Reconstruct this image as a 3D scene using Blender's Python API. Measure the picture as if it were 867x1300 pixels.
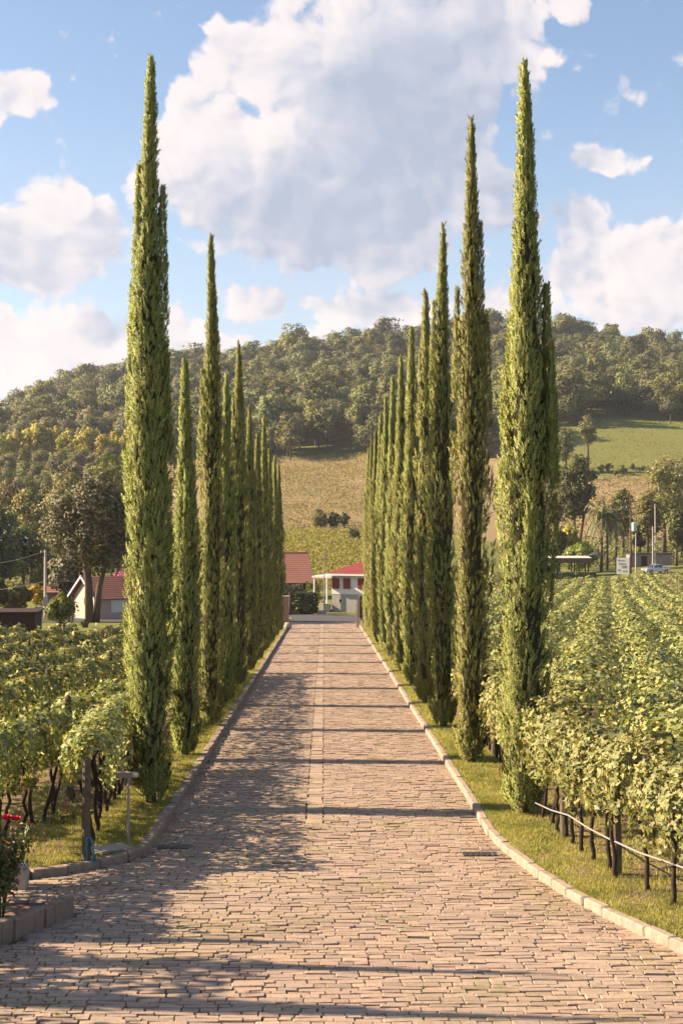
import bpy, math, random
import numpy as np
from mathutils import Vector, Matrix

# ------------------------------------------------------------------ camera, sky, sun, exposure
for o in list(bpy.data.objects):
    bpy.data.objects.remove(o, do_unlink=True)
SC = bpy.context.scene
COL = SC.collection
EYE = 4.2            # metres above the road
FPX = 1805.0         # focal length in photo pixels (867 x 1300)
YAW = math.atan(22.0 / FPX)
SUN_EL = math.radians(30.0)
SUN_AZ = math.radians(-84.5)     # from +Y, clockwise positive: sun on the left

cam = bpy.data.cameras.new('camera')
cam.sensor_fit = 'VERTICAL'
cam.sensor_height = 36.0
cam.lens = 36.0 * FPX / 1300.0
cam.clip_start = 0.1
cam.clip_end = 5000
CAM = bpy.data.objects.new('camera', cam)
COL.objects.link(CAM)
CAM.location = (0, 0, EYE)
CAM.rotation_euler = (math.radians(90), 0, -YAW)
SC.camera = CAM

SC.view_settings.view_transform = 'Standard'
SC.view_settings.look = 'None'
SC.view_settings.gamma = 1.0
SC.view_settings.use_curve_mapping = False
SC.view_settings.exposure = 1.6
SC.cycles.max_bounces = 6
SC.cycles.diffuse_bounces = 2
SC.cycles.glossy_bounces = 2
SC.cycles.transmission_bounces = 4
SC.cycles.transparent_max_bounces = 4
SC.cycles.volume_bounces = 0
SC.cycles.caustics_reflective = False
SC.cycles.caustics_refractive = False

sun = bpy.data.lights.new('sun', 'SUN')
sun.energy = 5.0
sun.angle = math.radians(0.53)
sun.color = (1.0, 0.80, 0.56)
SUN = bpy.data.objects.new('sun', sun)
COL.objects.link(SUN)
sd = Vector((math.sin(SUN_AZ) * math.cos(SUN_EL), math.cos(SUN_AZ) * math.cos(SUN_EL), math.sin(SUN_EL)))
SUN.rotation_euler = sd.to_track_quat('Z', 'Y').to_euler()
SUN.location = sd * 300

world = bpy.data.worlds.new('World')
SC.world = world
world.use_nodes = True
world.cycles.sampling_method = 'MANUAL'
world.cycles.sample_map_resolution = 256
SKY_STRENGTH = 0.085


class NB:
    """small node builder"""
    def __init__(s, nt):
        s.nt = nt

    def n(s, typ, **kw):
        nd = s.nt.nodes.new(typ)
        for k, v in kw.items():
            setattr(nd, k, v)
        return nd

    def put(s, sock, v):
        if isinstance(v, bpy.types.NodeSocket):
            s.nt.links.new(v, sock)
        elif v is not None:
            try:
                sock.default_value = v
            except Exception:
                sock.default_value = tuple(v) + (1.0,)

    def m(s, op, a, b=None, c=None, clamp=False):
        nd = s.n('ShaderNodeMath', operation=op, use_clamp=clamp)
        s.put(nd.inputs[0], a)
        if b is not None:
            s.put(nd.inputs[1], b)
        if c is not None:
            s.put(nd.inputs[2], c)
        return nd.outputs[0]

    def v(s, op, a, b=None, c=None):
        nd = s.n('ShaderNodeVectorMath', operation=op)
        s.put(nd.inputs[0], a)
        if b is not None:
            s.put(nd.inputs[1], b)
        if c is not None:
            s.put(nd.inputs[2], c)
        return nd.outputs['Value'] if op in ('DOT_PRODUCT', 'LENGTH') else nd.outputs[0]

    def noise(s, vec, scale, detail=4, rough=0.5, dim='3D', dist=0.0):
        nd = s.n('ShaderNodeTexNoise', noise_dimensions=dim)
        s.put(nd.inputs['Vector'], vec)
        nd.inputs['Scale'].default_value = scale
        nd.inputs['Detail'].default_value = detail
        nd.inputs['Roughness'].default_value = rough
        nd.inputs['Distortion'].default_value = dist
        return nd

    def voro(s, vec, scale, detail=0, dim='3D', feature='F1', rough=0.5):
        nd = s.n('ShaderNodeTexVoronoi', voronoi_dimensions=dim, feature=feature)
        s.put(nd.inputs['Vector'], vec)
        nd.inputs['Scale'].default_value = scale
        if 'Detail' in nd.inputs:
            nd.inputs['Detail'].default_value = detail
            nd.inputs['Roughness'].default_value = rough
        return nd

    def rng(s, v, a, b, c=0.0, d=1.0, smooth=False):
        nd = s.n('ShaderNodeMapRange', interpolation_type='SMOOTHSTEP' if smooth else 'LINEAR')
        s.put(nd.inputs['Value'], v)
        nd.inputs['From Min'].default_value = a
        nd.inputs['From Max'].default_value = b
        nd.inputs['To Min'].default_value = c
        nd.inputs['To Max'].default_value = d
        return nd.outputs[0]

    def mix(s, f, a, b, blend='MIX'):
        nd = s.n('ShaderNodeMix', data_type='RGBA', blend_type=blend)
        s.put(nd.inputs[0], f)
        s.put(nd.inputs[6], a)
        s.put(nd.inputs[7], b)
        return nd.outputs[2]

    def comb(s, x, y, z):
        nd = s.n('ShaderNodeCombineXYZ')
        s.put(nd.inputs[0], x); s.put(nd.inputs[1], y); s.put(nd.inputs[2], z)
        return nd.outputs[0]


def rgba(c):
    return (c[0], c[1], c[2], 1.0)


# ---- sky: Nishita with procedural cumulus laid out by azimuth and elevation
def build_world():
    nt = world.node_tree
    nt.nodes.clear()
    B = NB(nt)
    out = B.n('ShaderNodeOutputWorld')
    bg = B.n('ShaderNodeBackground')
    bg.inputs['Strength'].default_value = SKY_STRENGTH
    nt.links.new(bg.outputs[0], out.inputs[0])
    sky = B.n('ShaderNodeTexSky', sky_type='NISHITA')
    sky.sun_disc = False
    sky.sun_elevation = SUN_EL
    sky.sun_rotation = SUN_AZ
    sky.altitude = 600
    sky.air_density = 1.0
    sky.dust_density = 1.2
    sky.ozone_density = 1.3
    tc = B.n('ShaderNodeTexCoord')
    d = B.v('NORMALIZE', tc.outputs['Generated'])
    sep = B.n('ShaderNodeSeparateXYZ')
    nt.links.new(d, sep.inputs[0])
    az = B.m('SUBTRACT', B.m('ARCTAN2', sep.outputs[0], sep.outputs[1]), YAW)
    el = B.m('ARCSINE', sep.outputs[2])
    p = B.comb(az, el, 0.0)

    def warp(q):
        w = B.noise(q, 9.0, 5, 0.55)
        return B.v('MULTIPLY_ADD', B.v('SUBTRACT', w.outputs['Color'], (0.5, 0.5, 0.5)), (0.07, 0.055, 0.0), q)

    # blobs: photo px x, y, half width, half height, weight
    BL = [(470, 120, 190, 150, 1.05), (330, 90, 80, 70, .95), (262, 205, 75, 95, .9), (600, 60, 120, 80, .95), (725, 18, 45, 40, .75),
          (430, 270, 190, 95, .9), (560, 200, 90, 110, .8), (235, 140, 30, 30, .5), (300, 30, 40, 40, .35),
          (60, 320, 120, 85, .85), (25, 150, 60, 42, .75), (190, 240, 40, 50, .45), (120, 290, 60, 50, .5),
          (80, 455, 260, 55, .95), (330, 385, 90, 36, .65), (480, 400, 120, 34, .75), (640, 390, 90, 42, .7),
          (800, 360, 130, 75, .95), (860, 320, 70, 60, .8), (770, 215, 52, 30, .75), (725, 270, 60, 55, .6),
          (640, 260, 60, 60, .5), (390, 312, 45, 14, .5), (540, 300, 16, 22, .4), (400, 455, 500, 30, .6)]

    def blobs(q, lst=None):
        acc = None
        for (x, y, w, h, k) in (lst or BL):
            cx, cy = (x - 433.5) / FPX, (650 - y) / FPX
            sx, sy = FPX / (w * 1.25), FPX / (h * 1.25)
            t = B.v('MULTIPLY_ADD', q, (sx, sy, 0), (-cx * sx, -cy * sy, 0))
            g = B.m('SUBTRACT', 1.0, B.v('DOT_PRODUCT', t, t))
            g = B.m('MULTIPLY', B.m('MAXIMUM', g, 0.0), k)
            acc = g if acc is None else B.m('SMOOTH_MAX', acc, g, 0.25)
        return acc

    def fine(q):
        n1 = B.noise(q, 34.0, 6, 0.58).outputs[0]
        v1 = B.voro(q, 26.0, 2, '2D', 'F1', 0.55).outputs['Distance']
        return B.m('ADD', B.m('MULTIPLY', n1, 0.75), B.m('MULTIPLY', B.m('SUBTRACT', 1.0, v1), 0.55))

    pw = warp(p)
    b0 = blobs(pw)
    # the same kind of cloud everywhere outside the view
    gq = B.v('MULTIPLY', d, (1.0, 1.0, 2.2))
    gen = B.m('SUBTRACT', B.noise(gq, 2.6, 4, 0.5).outputs[0], 0.50)
    gen = B.m('MULTIPLY', gen, 3.2)
    outm = B.rng(B.v('LENGTH', B.v('MULTIPLY', B.v('SUBTRACT', p, (0.0, 0.18, 0.0)), (3.0, 2.6, 0))), 0.85, 1.15, 0, 1, True)
    b0 = B.m('MAXIMUM', b0, B.m('MULTIPLY', gen, outm))
    f0 = fine(pw)
    D = B.m('ADD', B.m('SUBTRACT', B.m('MULTIPLY', b0, 1.12), 0.16), B.m('MULTIPLY', B.m('SUBTRACT', f0, 0.72), 1.0))
    alpha = B.rng(D, -0.03, 0.20, 0, 1, True)
    # self-shading: thick parts away from the sun are grey, billows facing up and left are bright
    SH = [(550, 195, 200, 190, 1.0), (430, 292, 240, 80, .92), (640, 285, 130, 80, .8), (705, 268, 75, 55, .9), (240, 262, 60, 70, .55),
          (40, 352, 110, 52, .6), (142, 410, 45, 32, .8), (440, 362, 180, 44, .6), (800, 408, 90, 30, .45), (125, 312, 70, 46, .45), (330, 190, 60, 60, .25), (60, 185, 50, 18, .4)]
    sh = blobs(pw, SH)
    f3 = fine(B.v('ADD', pw, (-0.007, 0.007, 0)))
    edge = B.rng(D, 0.15, 0.95, 1.0, 0.28, True)
    g0 = B.noise(pw, 15.0, 3, 0.5).outputs[0]
    g1 = B.noise(B.v('ADD', pw, (-0.018, 0.018, 0)), 15.0, 3, 0.5).outputs[0]
    lit = B.m('ADD', B.m('SUBTRACT', 0.97, sh), B.m('MULTIPLY', B.m('MULTIPLY', B.m('SUBTRACT', f0, f3), 1.1), edge))
    lit = B.m('ADD', lit, B.m('MULTIPLY', B.m('SUBTRACT', g0, g1), 1.15))
    lit = B.m('ADD', lit, B.m('MULTIPLY', B.m('SUBTRACT', edge, 0.6), 0.22), clamp=True)
    ramp = B.n('ShaderNodeValToRGB')
    e = ramp.color_ramp.elements
    e[0].position = 0.0; e[0].color = (0.160, 0.180, 0.226, 1)
    e[1].position = 1.0; e[1].color = (0.335, 0.308, 0.304, 1)
    e2 = e.new(0.45); e2.color = (0.228, 0.232, 0.262, 1)
    e3 = e.new(0.75); e3.color = (0.302, 0.283, 0.290, 1)
    nt.links.new(lit, ramp.inputs[0])
    cl = B.v('MULTIPLY', ramp.outputs[0], (1 / SKY_STRENGTH,) * 3)
    base = B.mix(1.0, sky.outputs[0], (0.80, 0.78, 0.76, 1), 'MULTIPLY')
    # keep the clouds above the horizon
    # thin veil of lavender cloud thickening towards the horizon
    vn = B.rng(B.noise(B.v('MULTIPLY', p, (1.0, 2.2, 1.0)), 5.0, 5, 0.55).outputs[0], 0.3, 0.65)
    veil = B.m('MULTIPLY', B.rng(el, 0.30, 0.07, 0, 0.72, True), vn)
    base = B.mix(veil, base, tuple(x / SKY_STRENGTH for x in (0.232, 0.236, 0.272)) + (1,))
    up = B.rng(el, -0.02, 0.03, 0, 1, True)
    colr = B.mix(B.m('MULTIPLY', B.m('MULTIPLY', alpha, up), 0.97), base, cl)
    nt.links.new(colr, bg.inputs['Color'])


build_world()

# ------------------------------------------------------------------ helpers
RS = np.random.RandomState
R = random.Random(7)


def px(x, y, d):
    """photo pixel + distance along the view axis -> world point"""
    lx, lz = (x - 433.5) / FPX * d, (650 - y) / FPX * d
    c, s = math.cos(YAW), math.sin(YAW)
    return Vector((lx * c + d * s, -lx * s + d * c, EYE + lz))


def link(o, parent=None):
    COL.objects.link(o)
    if parent is not None:
        o.parent = parent
    return o


def tag(o, label=None, cat=None, group=None, kind=None):
    if label: o['label'] = label
    if cat: o['category'] = cat
    if group: o['group'] = group
    if kind: o['kind'] = kind
    return o


def empty(name, loc=(0, 0, 0), rz=0.0):
    o = bpy.data.objects.new(name, None)
    o.empty_display_size = 0.2
    o.location = loc
    o.rotation_euler = (0, 0, rz)
    return link(o)


def np_mesh(name, V, F, mats, mi=None, smooth=False, val=None, nrm=None):
    """mesh from numpy arrays; F is (n,3) or (n,4)"""
    V = np.ascontiguousarray(V, dtype=np.float32).reshape(-1, 3)
    F = np.ascontiguousarray(F, dtype=np.int32)
    if nrm is not None:
        fn = np.cross(V[F[:, 1]] - V[F[:, 0]], V[F[:, 2]] - V[F[:, 0]])
        flip = (fn * nrm[F[:, 0]]).sum(1) < 0
        F[flip] = F[flip][:, ::-1]
        smooth = True
    me = bpy.data.meshes.new(name)
    me.vertices.add(len(V))
    me.vertices.foreach_set('co', V.ravel())
    k = F.shape[1]
    me.loops.add(F.size)
    me.loops.foreach_set('vertex_index', F.ravel())
    me.polygons.add(len(F))
    me.polygons.foreach_set('loop_start', np.arange(0, F.size, k, dtype=np.int32))
    try:
        me.polygons.foreach_set('loop_total', np.full(len(F), k, dtype=np.int32))
    except Exception:
        pass
    for m in (mats if isinstance(mats, (list, tuple)) else [mats]):
        me.materials.append(m)
    if mi is not None:
        me.polygons.foreach_set('material_index', np.ascontiguousarray(mi, dtype=np.int32))
    me.polygons.foreach_set('use_smooth', np.full(len(F), bool(smooth)))
    if val is not None:
        a = me.attributes.new('v', 'FLOAT', 'POINT')
        a.data.foreach_set('value', np.ascontiguousarray(val, dtype=np.float32))
    me.update(calc_edges=True)
    if nrm is not None:
        me.normals_split_custom_set_from_vertices(np.ascontiguousarray(nrm, dtype=np.float32).tolist())
    return me


def np_obj(name, V, F, mats, parent=None, **kw):
    return link(bpy.data.objects.new(name, np_mesh(name, V, F, mats, **kw)), parent)


def norm(a):
    return a / np.maximum(np.linalg.norm(a, axis=-1, keepdims=True), 1e-9)


def frames(nrm, rs, upmix=None):
    """random tangent frames (t, b, n) round the normals"""
    n = norm(nrm)
    r = rs.normal(size=n.shape)
    if upmix is not None:
        r = r * (1 - upmix[1]) + np.array(upmix[0]) * upmix[1]
    t = norm(r - (r * n).sum(1, keepdims=True) * n)
    b = np.cross(n, t)
    return t, b, n


def scatter(tv, tf, pos, t, b, n, size):
    """copies of a template (tv x=t, y=b, z=n) -> V, F"""
    N, k = len(pos), len(tv)
    size = np.asarray(size, dtype=np.float64)
    if size.ndim == 1:
        size = np.repeat(size[:, None], 3, 1)
    V = (pos[:, None, :] + tv[None, :, 0:1] * (t * size[:, 0:1])[:, None, :] + tv[None, :, 1:2] * (b * size[:, 1:2])[:, None, :]
         + tv[None, :, 2:3] * (n * size[:, 2:3])[:, None, :])
    F = tf[None] + (np.arange(N) * k)[:, None, None]
    return V.reshape(-1, 3), F.reshape(-1, tf.shape[1])


class MB:
    """collects polygons, builds ONE mesh object"""
    def __init__(s):
        s.v, s.f = [], []

    def poly(s, pts):
        i = len(s.v)
        s.v += [tuple(p) for p in pts]
        s.f.append(tuple(range(i, i + len(pts))))
        return s

    def box(s, x0, x1, y0, y1, z0, z1):
        i = len(s.v)
        s.v += [(x0, y0, z0), (x1, y0, z0), (x1, y1, z0), (x0, y1, z0), (x0, y0, z1), (x1, y0, z1), (x1, y1, z1), (x0, y1, z1)]
        s.f += [tuple(i + j for j in q) for q in ((0, 3, 2, 1), (4, 5, 6, 7), (0, 1, 5, 4), (1, 2, 6, 5), (2, 3, 7, 6), (3, 0, 4, 7))]
        return s

    def loft(s, rings, cap=True):
        i = len(s.v)
        k = len(rings[0])
        for r in rings:
            s.v += [tuple(p) for p in r]
        for a in range(len(rings) - 1):
            for j in range(k):
                s.f.append((i + a * k + j, i + a * k + (j + 1) % k, i + (a + 1) * k + (j + 1) % k, i + (a + 1) * k + j))
        if cap:
            s.f.append(tuple(i + j for j in range(k))[::-1])
            s.f.append(tuple(i + (len(rings) - 1) * k + j for j in range(k)))
        return s

    def tube(s, pts, rad, k=8, cap=True):
        pts = [Vector(p) for p in pts]
        if not isinstance(rad, (list, tuple)):
            rad = [rad] * len(pts)
        rings = []
        ref = Vector((0.31, 0.95, 0.07))
        for j, p in enumerate(pts):
            d = (pts[min(j + 1, len(pts) - 1)] - pts[max(j - 1, 0)]).normalized()
            r0 = ref if abs(d.dot(ref)) < 0.9 else Vector((1, 0, 0))
            u = d.cross(r0).normalized()
            w = d.cross(u)
            rings.append([p + (u * math.cos(a) + w * math.sin(a)) * rad[j] for a in [2 * math.pi * q / k for q in range(k)]])
        return s.loft(rings, cap)

    def mesh(s, name, mat, smooth=False, bevel=0.0):
        me = bpy.data.meshes.new(name)
        me.from_pydata(s.v, [], s.f)
        me.materials.append(mat)
        if smooth:
            for p in me.polygons:
                p.use_smooth = True
        me.update()
        return me

    def build(s, name, mat, parent=None, smooth=False, loc=None):
        o = link(bpy.data.objects.new(name, s.mesh(name, mat, smooth)), parent)
        if loc is not None:
            o.location = loc
        return o


# ------------------------------------------------------------------ materials
def new_mat(name):
    m = bpy.data.materials.new(name)
    m.use_nodes = True
    nt = m.node_tree
    nt.nodes.clear()
    B = NB(nt)
    out = B.n('ShaderNodeOutputMaterial')
    return m, nt, B, out


def pbr(B, col, rough=0.8, spec=0.3, bump=None, bdist=0.01, bstr=1.0, metal=0.0):
    p = B.n('ShaderNodeBsdfPrincipled')
    B.put(p.inputs['Base Color'], rgba(col) if isinstance(col, (tuple, list)) else col)
    B.put(p.inputs['Roughness'], rough)
    p.inputs['Specular IOR Level'].default_value = spec
    p.inputs['Metallic'].default_value = metal
    if bump is not None:
        b = B.n('ShaderNodeBump')
        b.inputs['Distance'].default_value = bdist
        b.inputs['Strength'].default_value = bstr
        B.nt.links.new(bump, b.inputs['Height'])
        B.nt.links.new(b.outputs[0], p.inputs['Normal'])
    return p


def simple_mat(name, c1, c2=None, scale=3.0, rough=0.8, spec=0.3, metal=0.0, bump=0.0, bscale=20.0, wav=None):
    """two-tone noise material with fine relief"""
    m, nt, B, out = new_mat(name)
    tc = B.n('ShaderNodeTexCoord').outputs['Object']
    oi = B.n('ShaderNodeObjectInfo')
    vec = B.v('ADD', tc, B.v('MULTIPLY', oi.outputs['Location'], (0.37, 0.37, 0.37)))
    c2 = c2 or tuple(0.78 * x for x in c1)
    f = B.rng(B.noise(vec, scale, 6, 0.6).outputs[0], 0.3, 0.7)
    col = B.mix(f, rgba(c1), rgba(c2))
    col = B.mix(B.m('MULTIPLY', oi.outputs['Random'], 0.35), col, B.mix(1.0, col, rgba((0.72, 0.72, 0.74)), 'MULTIPLY'))
    bh = B.noise(vec, bscale, 5, 0.65).outputs[0] if bump > 0 else None
    p = pbr(B, col, rough, spec, bh, bump if bump > 0 else 0.01, 1.0, metal)
    nt.links.new(p.outputs[0], out.inputs[0])
    return m


def leaf_mat(name, lo, hi, alt=None, altamt=0.0, trans=0.3, rough=0.55, spec=0.35, tcol=None, patch=0.0, pcol=None, pscale=0.06, vr=0.3):
    """foliage: per-leaf attribute v blends lo..hi; alt colour on some leaves; light passes through"""
    m, nt, B, out = new_mat(name)
    at = B.n('ShaderNodeAttribute', attribute_name='v')
    v = at.outputs['Fac']
    oi = B.n('ShaderNodeObjectInfo')
    geo = B.n('ShaderNodeNewGeometry')
    col = B.mix(B.m('FRACT', B.m('MULTIPLY', v, 7.31)), rgba(lo), rgba(hi))
    if alt:
        sel = B.rng(B.m('FRACT', B.m('MULTIPLY', v, 53.7)), 1 - altamt - 0.02, 1 - altamt + 0.02)
        col = B.mix(sel, col, rgba(alt))
    if patch > 0:
        pn = B.rng(B.noise(geo.outputs['Position'], pscale, 3, 0.6).outputs[0], 0.42, 0.62)
        col = B.mix(B.m('MULTIPLY', pn, patch), col, rgba(pcol))
    hs = B.n('ShaderNodeHueSaturation')
    nt.links.new(col, hs.inputs['Color'])
    nt.links.new(B.m('MULTIPLY_ADD', oi.outputs['Random'], 0.03, 0.485), hs.inputs['Hue'])
    nt.links.new(B.m('MULTIPLY_ADD', oi.outputs['Random'], vr, 1.0 - vr / 2), hs.inputs['Value'])
    p = pbr(B, hs.outputs[0], rough, spec)
    tr = B.n('ShaderNodeBsdfTranslucent')
    tcm = B.mix(1.0, hs.outputs[0], rgba(tcol or (1.25, 1.2, 0.6)), 'MULTIPLY')
    nt.links.new(tcm, tr.inputs[0])
    mx = B.n('ShaderNodeMixShader')
    mx.inputs[0].default_value = trans
    nt.links.new(p.outputs[0], mx.inputs[1])
    nt.links.new(tr.outputs[0], mx.inputs[2])
    nt.links.new(mx.outputs[0], out.inputs[0])
    return m


M = {}
M['cypress'] = leaf_mat('cypress_foliage', (0.140, 0.168, 0.044), (0.345, 0.340, 0.095), (0.24, 0.16, 0.08), 0.05, 0.06, 0.6, 0.25)
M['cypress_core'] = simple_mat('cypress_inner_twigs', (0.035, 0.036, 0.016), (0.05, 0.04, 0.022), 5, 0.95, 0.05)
M['bark'] = simple_mat('bark', (0.13, 0.095, 0.07), (0.07, 0.052, 0.04), 9, 0.9, 0.15, bump=0.02, bscale=26)
M['vine_bark'] = simple_mat('vine_bark', (0.065, 0.045, 0.035), (0.035, 0.026, 0.022), 18, 0.95, 0.1, bump=0.012, bscale=60)
M['post_wood'] = simple_mat('post_wood', (0.15, 0.115, 0.075), (0.085, 0.066, 0.046), 7, 0.85, 0.2, bump=0.008, bscale=40)
M['vine'] = leaf_mat('vine_leaves', (0.110, 0.135, 0.038), (0.350, 0.340, 0.130), (0.46, 0.36, 0.13), 0.07, 0.20, 0.5, 0.35)
M['vine_far'] = leaf_mat('vine_leaves_far', (0.090, 0.115, 0.022), (0.19, 0.185, 0.050), (0.28, 0.20, 0.06), 0.10, 0.30, 0.45, 0.45)
M['yellow_vine'] = leaf_mat('yellowing_vines', (0.17, 0.165, 0.035), (0.30, 0.245, 0.055), (0.20, 0.12, 0.05), 0.12, 0.3, 0.6, 0.2)
M['brown_vine'] = leaf_mat('fading_vines', (0.19, 0.15, 0.06), (0.31, 0.225, 0.105), (0.16, 0.165, 0.05), 0.2, 0.25, 0.7, 0.15)
M['grass'] = leaf_mat('grass_blades', (0.24, 0.235, 0.050), (0.44, 0.38, 0.115), (0.46, 0.36, 0.17), 0.12, 0.35, 0.5, 0.3, patch=0.75, pcol=(0.15, 0.165, 0.035), pscale=1.3)
M['forest'] = leaf_mat('forest_leaves', (0.072, 0.092, 0.030), (0.150, 0.152, 0.054), (0.18, 0.15, 0.06), 0.10, 0.15, 0.6, 0.2, vr=0.75)
M['forest_olive'] = leaf_mat('olive_leaves', (0.105, 0.115, 0.034), (0.19, 0.178, 0.056), (0.16, 0.12, 0.06), 0.10, 0.22, 0.6, 0.2)
M['grey_leaf'] = leaf_mat('grey_brown_leaves', (0.105, 0.098, 0.052), (0.20, 0.170, 0.100), (0.06, 0.07, 0.03), 0.25, 0.2, 0.6, 0.25)
M['pale_leaf'] = leaf_mat('pale_leaves', (0.17, 0.15, 0.070), (0.30, 0.245, 0.125), (0.14, 0.15, 0.05), 0.2, 0.25, 0.6, 0.2)
M['yellow_leaf'] = leaf_mat('yellow_leaves', (0.34, 0.32, 0.055), (0.56, 0.47, 0.09), (0.22, 0.23, 0.05), 0.2, 0.3, 0.6, 0.2)
M['bright_leaf'] = leaf_mat('bright_leaves', (0.10, 0.15, 0.025), (0.20, 0.235, 0.045), (0.25, 0.22, 0.05), 0.08, 0.3, 0.5, 0.3)
M['dark_leaf'] = leaf_mat('dark_leaves', (0.042, 0.058, 0.024), (0.085, 0.098, 0.038), (0.10, 0.10, 0.04), 0.1, 0.15, 0.5, 0.3)
M['palm'] = leaf_mat('palm_leaves', (0.09, 0.105, 0.035), (0.17, 0.17, 0.065), (0.22, 0.16, 0.08), 0.12, 0.2, 0.5, 0.3)
M['litter'] = leaf_mat('dry_leaves', (0.16, 0.09, 0.045), (0.30, 0.19, 0.09), (0.10, 0.07, 0.04), 0.2, 0.1, 0.8, 0.1)
M['magenta'] = leaf_mat('bougainvillea_bracts', (0.42, 0.03, 0.20), (0.62, 0.06, 0.34), (0.10, 0.13, 0.03), 0.2, 0.3, 0.6, 0.2, tcol=(1, 1, 1))
M['yellow_flower'] = leaf_mat('yellow_blossom', (0.62, 0.42, 0.03), (0.75, 0.52, 0.05), (0.12, 0.15, 0.03), 0.25, 0.3, 0.6, 0.2, tcol=(1, 1, 1))
M['rose_leaf'] = leaf_mat('rose_leaves', (0.055, 0.080, 0.022), (0.14, 0.155, 0.05), (0.15, 0.06, 0.035), 0.25, 0.25, 0.5, 0.35)
M['rose_red'] = simple_mat('rose_petals', (0.62, 0.025, 0.05), (0.45, 0.012, 0.03), 30, 0.6, 0.3)
M['kerb'] = simple_mat('kerb_stone', (0.42, 0.32, 0.25), (0.27, 0.20, 0.155), 5, 0.85, 0.2, bump=0.012, bscale=30)
M['kerb_grey'] = simple_mat('kerb_rough_stone', (0.35, 0.265, 0.205), (0.24, 0.18, 0.14), 7, 0.9, 0.2, bump=0.02, bscale=22)
M['white_paint'] = simple_mat('white_paint', (0.74, 0.70, 0.66), (0.66, 0.62, 0.58), 1.5, 0.7, 0.3)
M['grey_wall'] = simple_mat('grey_plaster', (0.36, 0.34, 0.32), (0.30, 0.28, 0.27), 1.2, 0.85, 0.2)
M['pink_wall'] = simple_mat('pale_pink_plaster', (0.46, 0.345, 0.29), (0.41, 0.31, 0.265), 1.2, 0.85, 0.2)
M['brown_wall'] = simple_mat('grey_brown_plaster', (0.33, 0.26, 0.23), (0.28, 0.22, 0.2), 1.2, 0.85, 0.2)
M['maroon'] = simple_mat('maroon_shutters', (0.28, 0.045, 0.055), (0.22, 0.035, 0.04), 3, 0.6, 0.3)
M['dark_wood'] = simple_mat('dark_wood', (0.055, 0.028, 0.022), (0.035, 0.02, 0.016), 3, 0.8, 0.2)
M['brown_wood'] = simple_mat('brown_wood', (0.14, 0.085, 0.055), (0.09, 0.055, 0.04), 4, 0.8, 0.2)
M['dark_metal'] = simple_mat('dark_metal', (0.05, 0.047, 0.046), (0.035, 0.033, 0.033), 3, 0.5, 0.5)
M['grey_metal'] = simple_mat('grey_metal', (0.36, 0.35, 0.36), (0.28, 0.27, 0.28), 3, 0.45, 0.5, 0.5)
M['pale_metal'] = simple_mat('pale_roof_sheet', (0.62, 0.52, 0.48), (0.54, 0.46, 0.42), 1, 0.6, 0.4)
M['concrete'] = simple_mat('concrete', (0.42, 0.36, 0.32), (0.32, 0.28, 0.25), 5, 0.9, 0.2, bump=0.01, bscale=30)
M['pole'] = simple_mat('concrete_pole', (0.48, 0.41, 0.37), (0.40, 0.35, 0.31), 5, 0.85, 0.2)
M['blue'] = simple_mat('blue_paint', (0.05, 0.26, 0.38), (0.035, 0.19, 0.30), 5, 0.5, 0.4)
M['green_box'] = simple_mat('grey_green_enamel', (0.35, 0.52, 0.46), (0.3, 0.45, 0.4), 5, 0.5, 0.4)
M['brick'] = simple_mat('pinkish_brick', (0.33, 0.20, 0.16), (0.26, 0.16, 0.13), 9, 0.9, 0.15, bump=0.01, bscale=30)
M['car_paint'] = simple_mat('silver_paint', (0.46, 0.45, 0.46), (0.44, 0.43, 0.44), 1, 0.3, 0.6, 0.6)
M['tyre'] = simple_mat('rubber', (0.02, 0.02, 0.02), None, 5, 0.8, 0.3)
M['rope'] = simple_mat('white_hose', (0.27, 0.26, 0.255), (0.22, 0.21, 0.2), 20, 0.6, 0.4)
M['soil'] = simple_mat('bare_soil', (0.26, 0.165, 0.115), (0.17, 0.11, 0.08), 6, 0.95, 0.1, bump=0.03, bscale=14)
M['asphalt'] = simple_mat('asphalt', (0.085, 0.08, 0.085), (0.065, 0.06, 0.065), 4, 0.9, 0.2, bump=0.005, bscale=60)


def glass_mat():
    m, nt, B, out = new_mat('window_glass')
    p = pbr(B, (0.03, 0.035, 0.04), 0.08, 0.6)
    nt.links.new(p.outputs[0], out.inputs[0])
    return m


M['glass'] = glass_mat()


def roof_mat(name, c1, c2):
    m, nt, B, out = new_mat(name)
    tc = B.n('ShaderNodeTexCoord').outputs['Object']
    f = B.rng(B.noise(tc, 1.1, 6, 0.7).outputs[0], 0.3, 0.7)
    f2 = B.rng(B.noise(tc, 9.0, 3, 0.7).outputs[0], 0.35, 0.65)
    col = B.mix(f, rgba(c1), rgba(c2))
    col = B.mix(B.m('MULTIPLY', f2, 0.35), col, rgba(tuple(x * 0.6 for x in c2)))
    p = pbr(B, col, 0.8, 0.2)
    nt.links.new(p.outputs[0], out.inputs[0])
    return m


M['roof_red'] = roof_mat('red_clay_tiles', (0.30, 0.135, 0.10), (0.235, 0.105, 0.082))
M['roof_maroon'] = roof_mat('maroon_roof', (0.25, 0.055, 0.055), (0.20, 0.045, 0.045))


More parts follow.
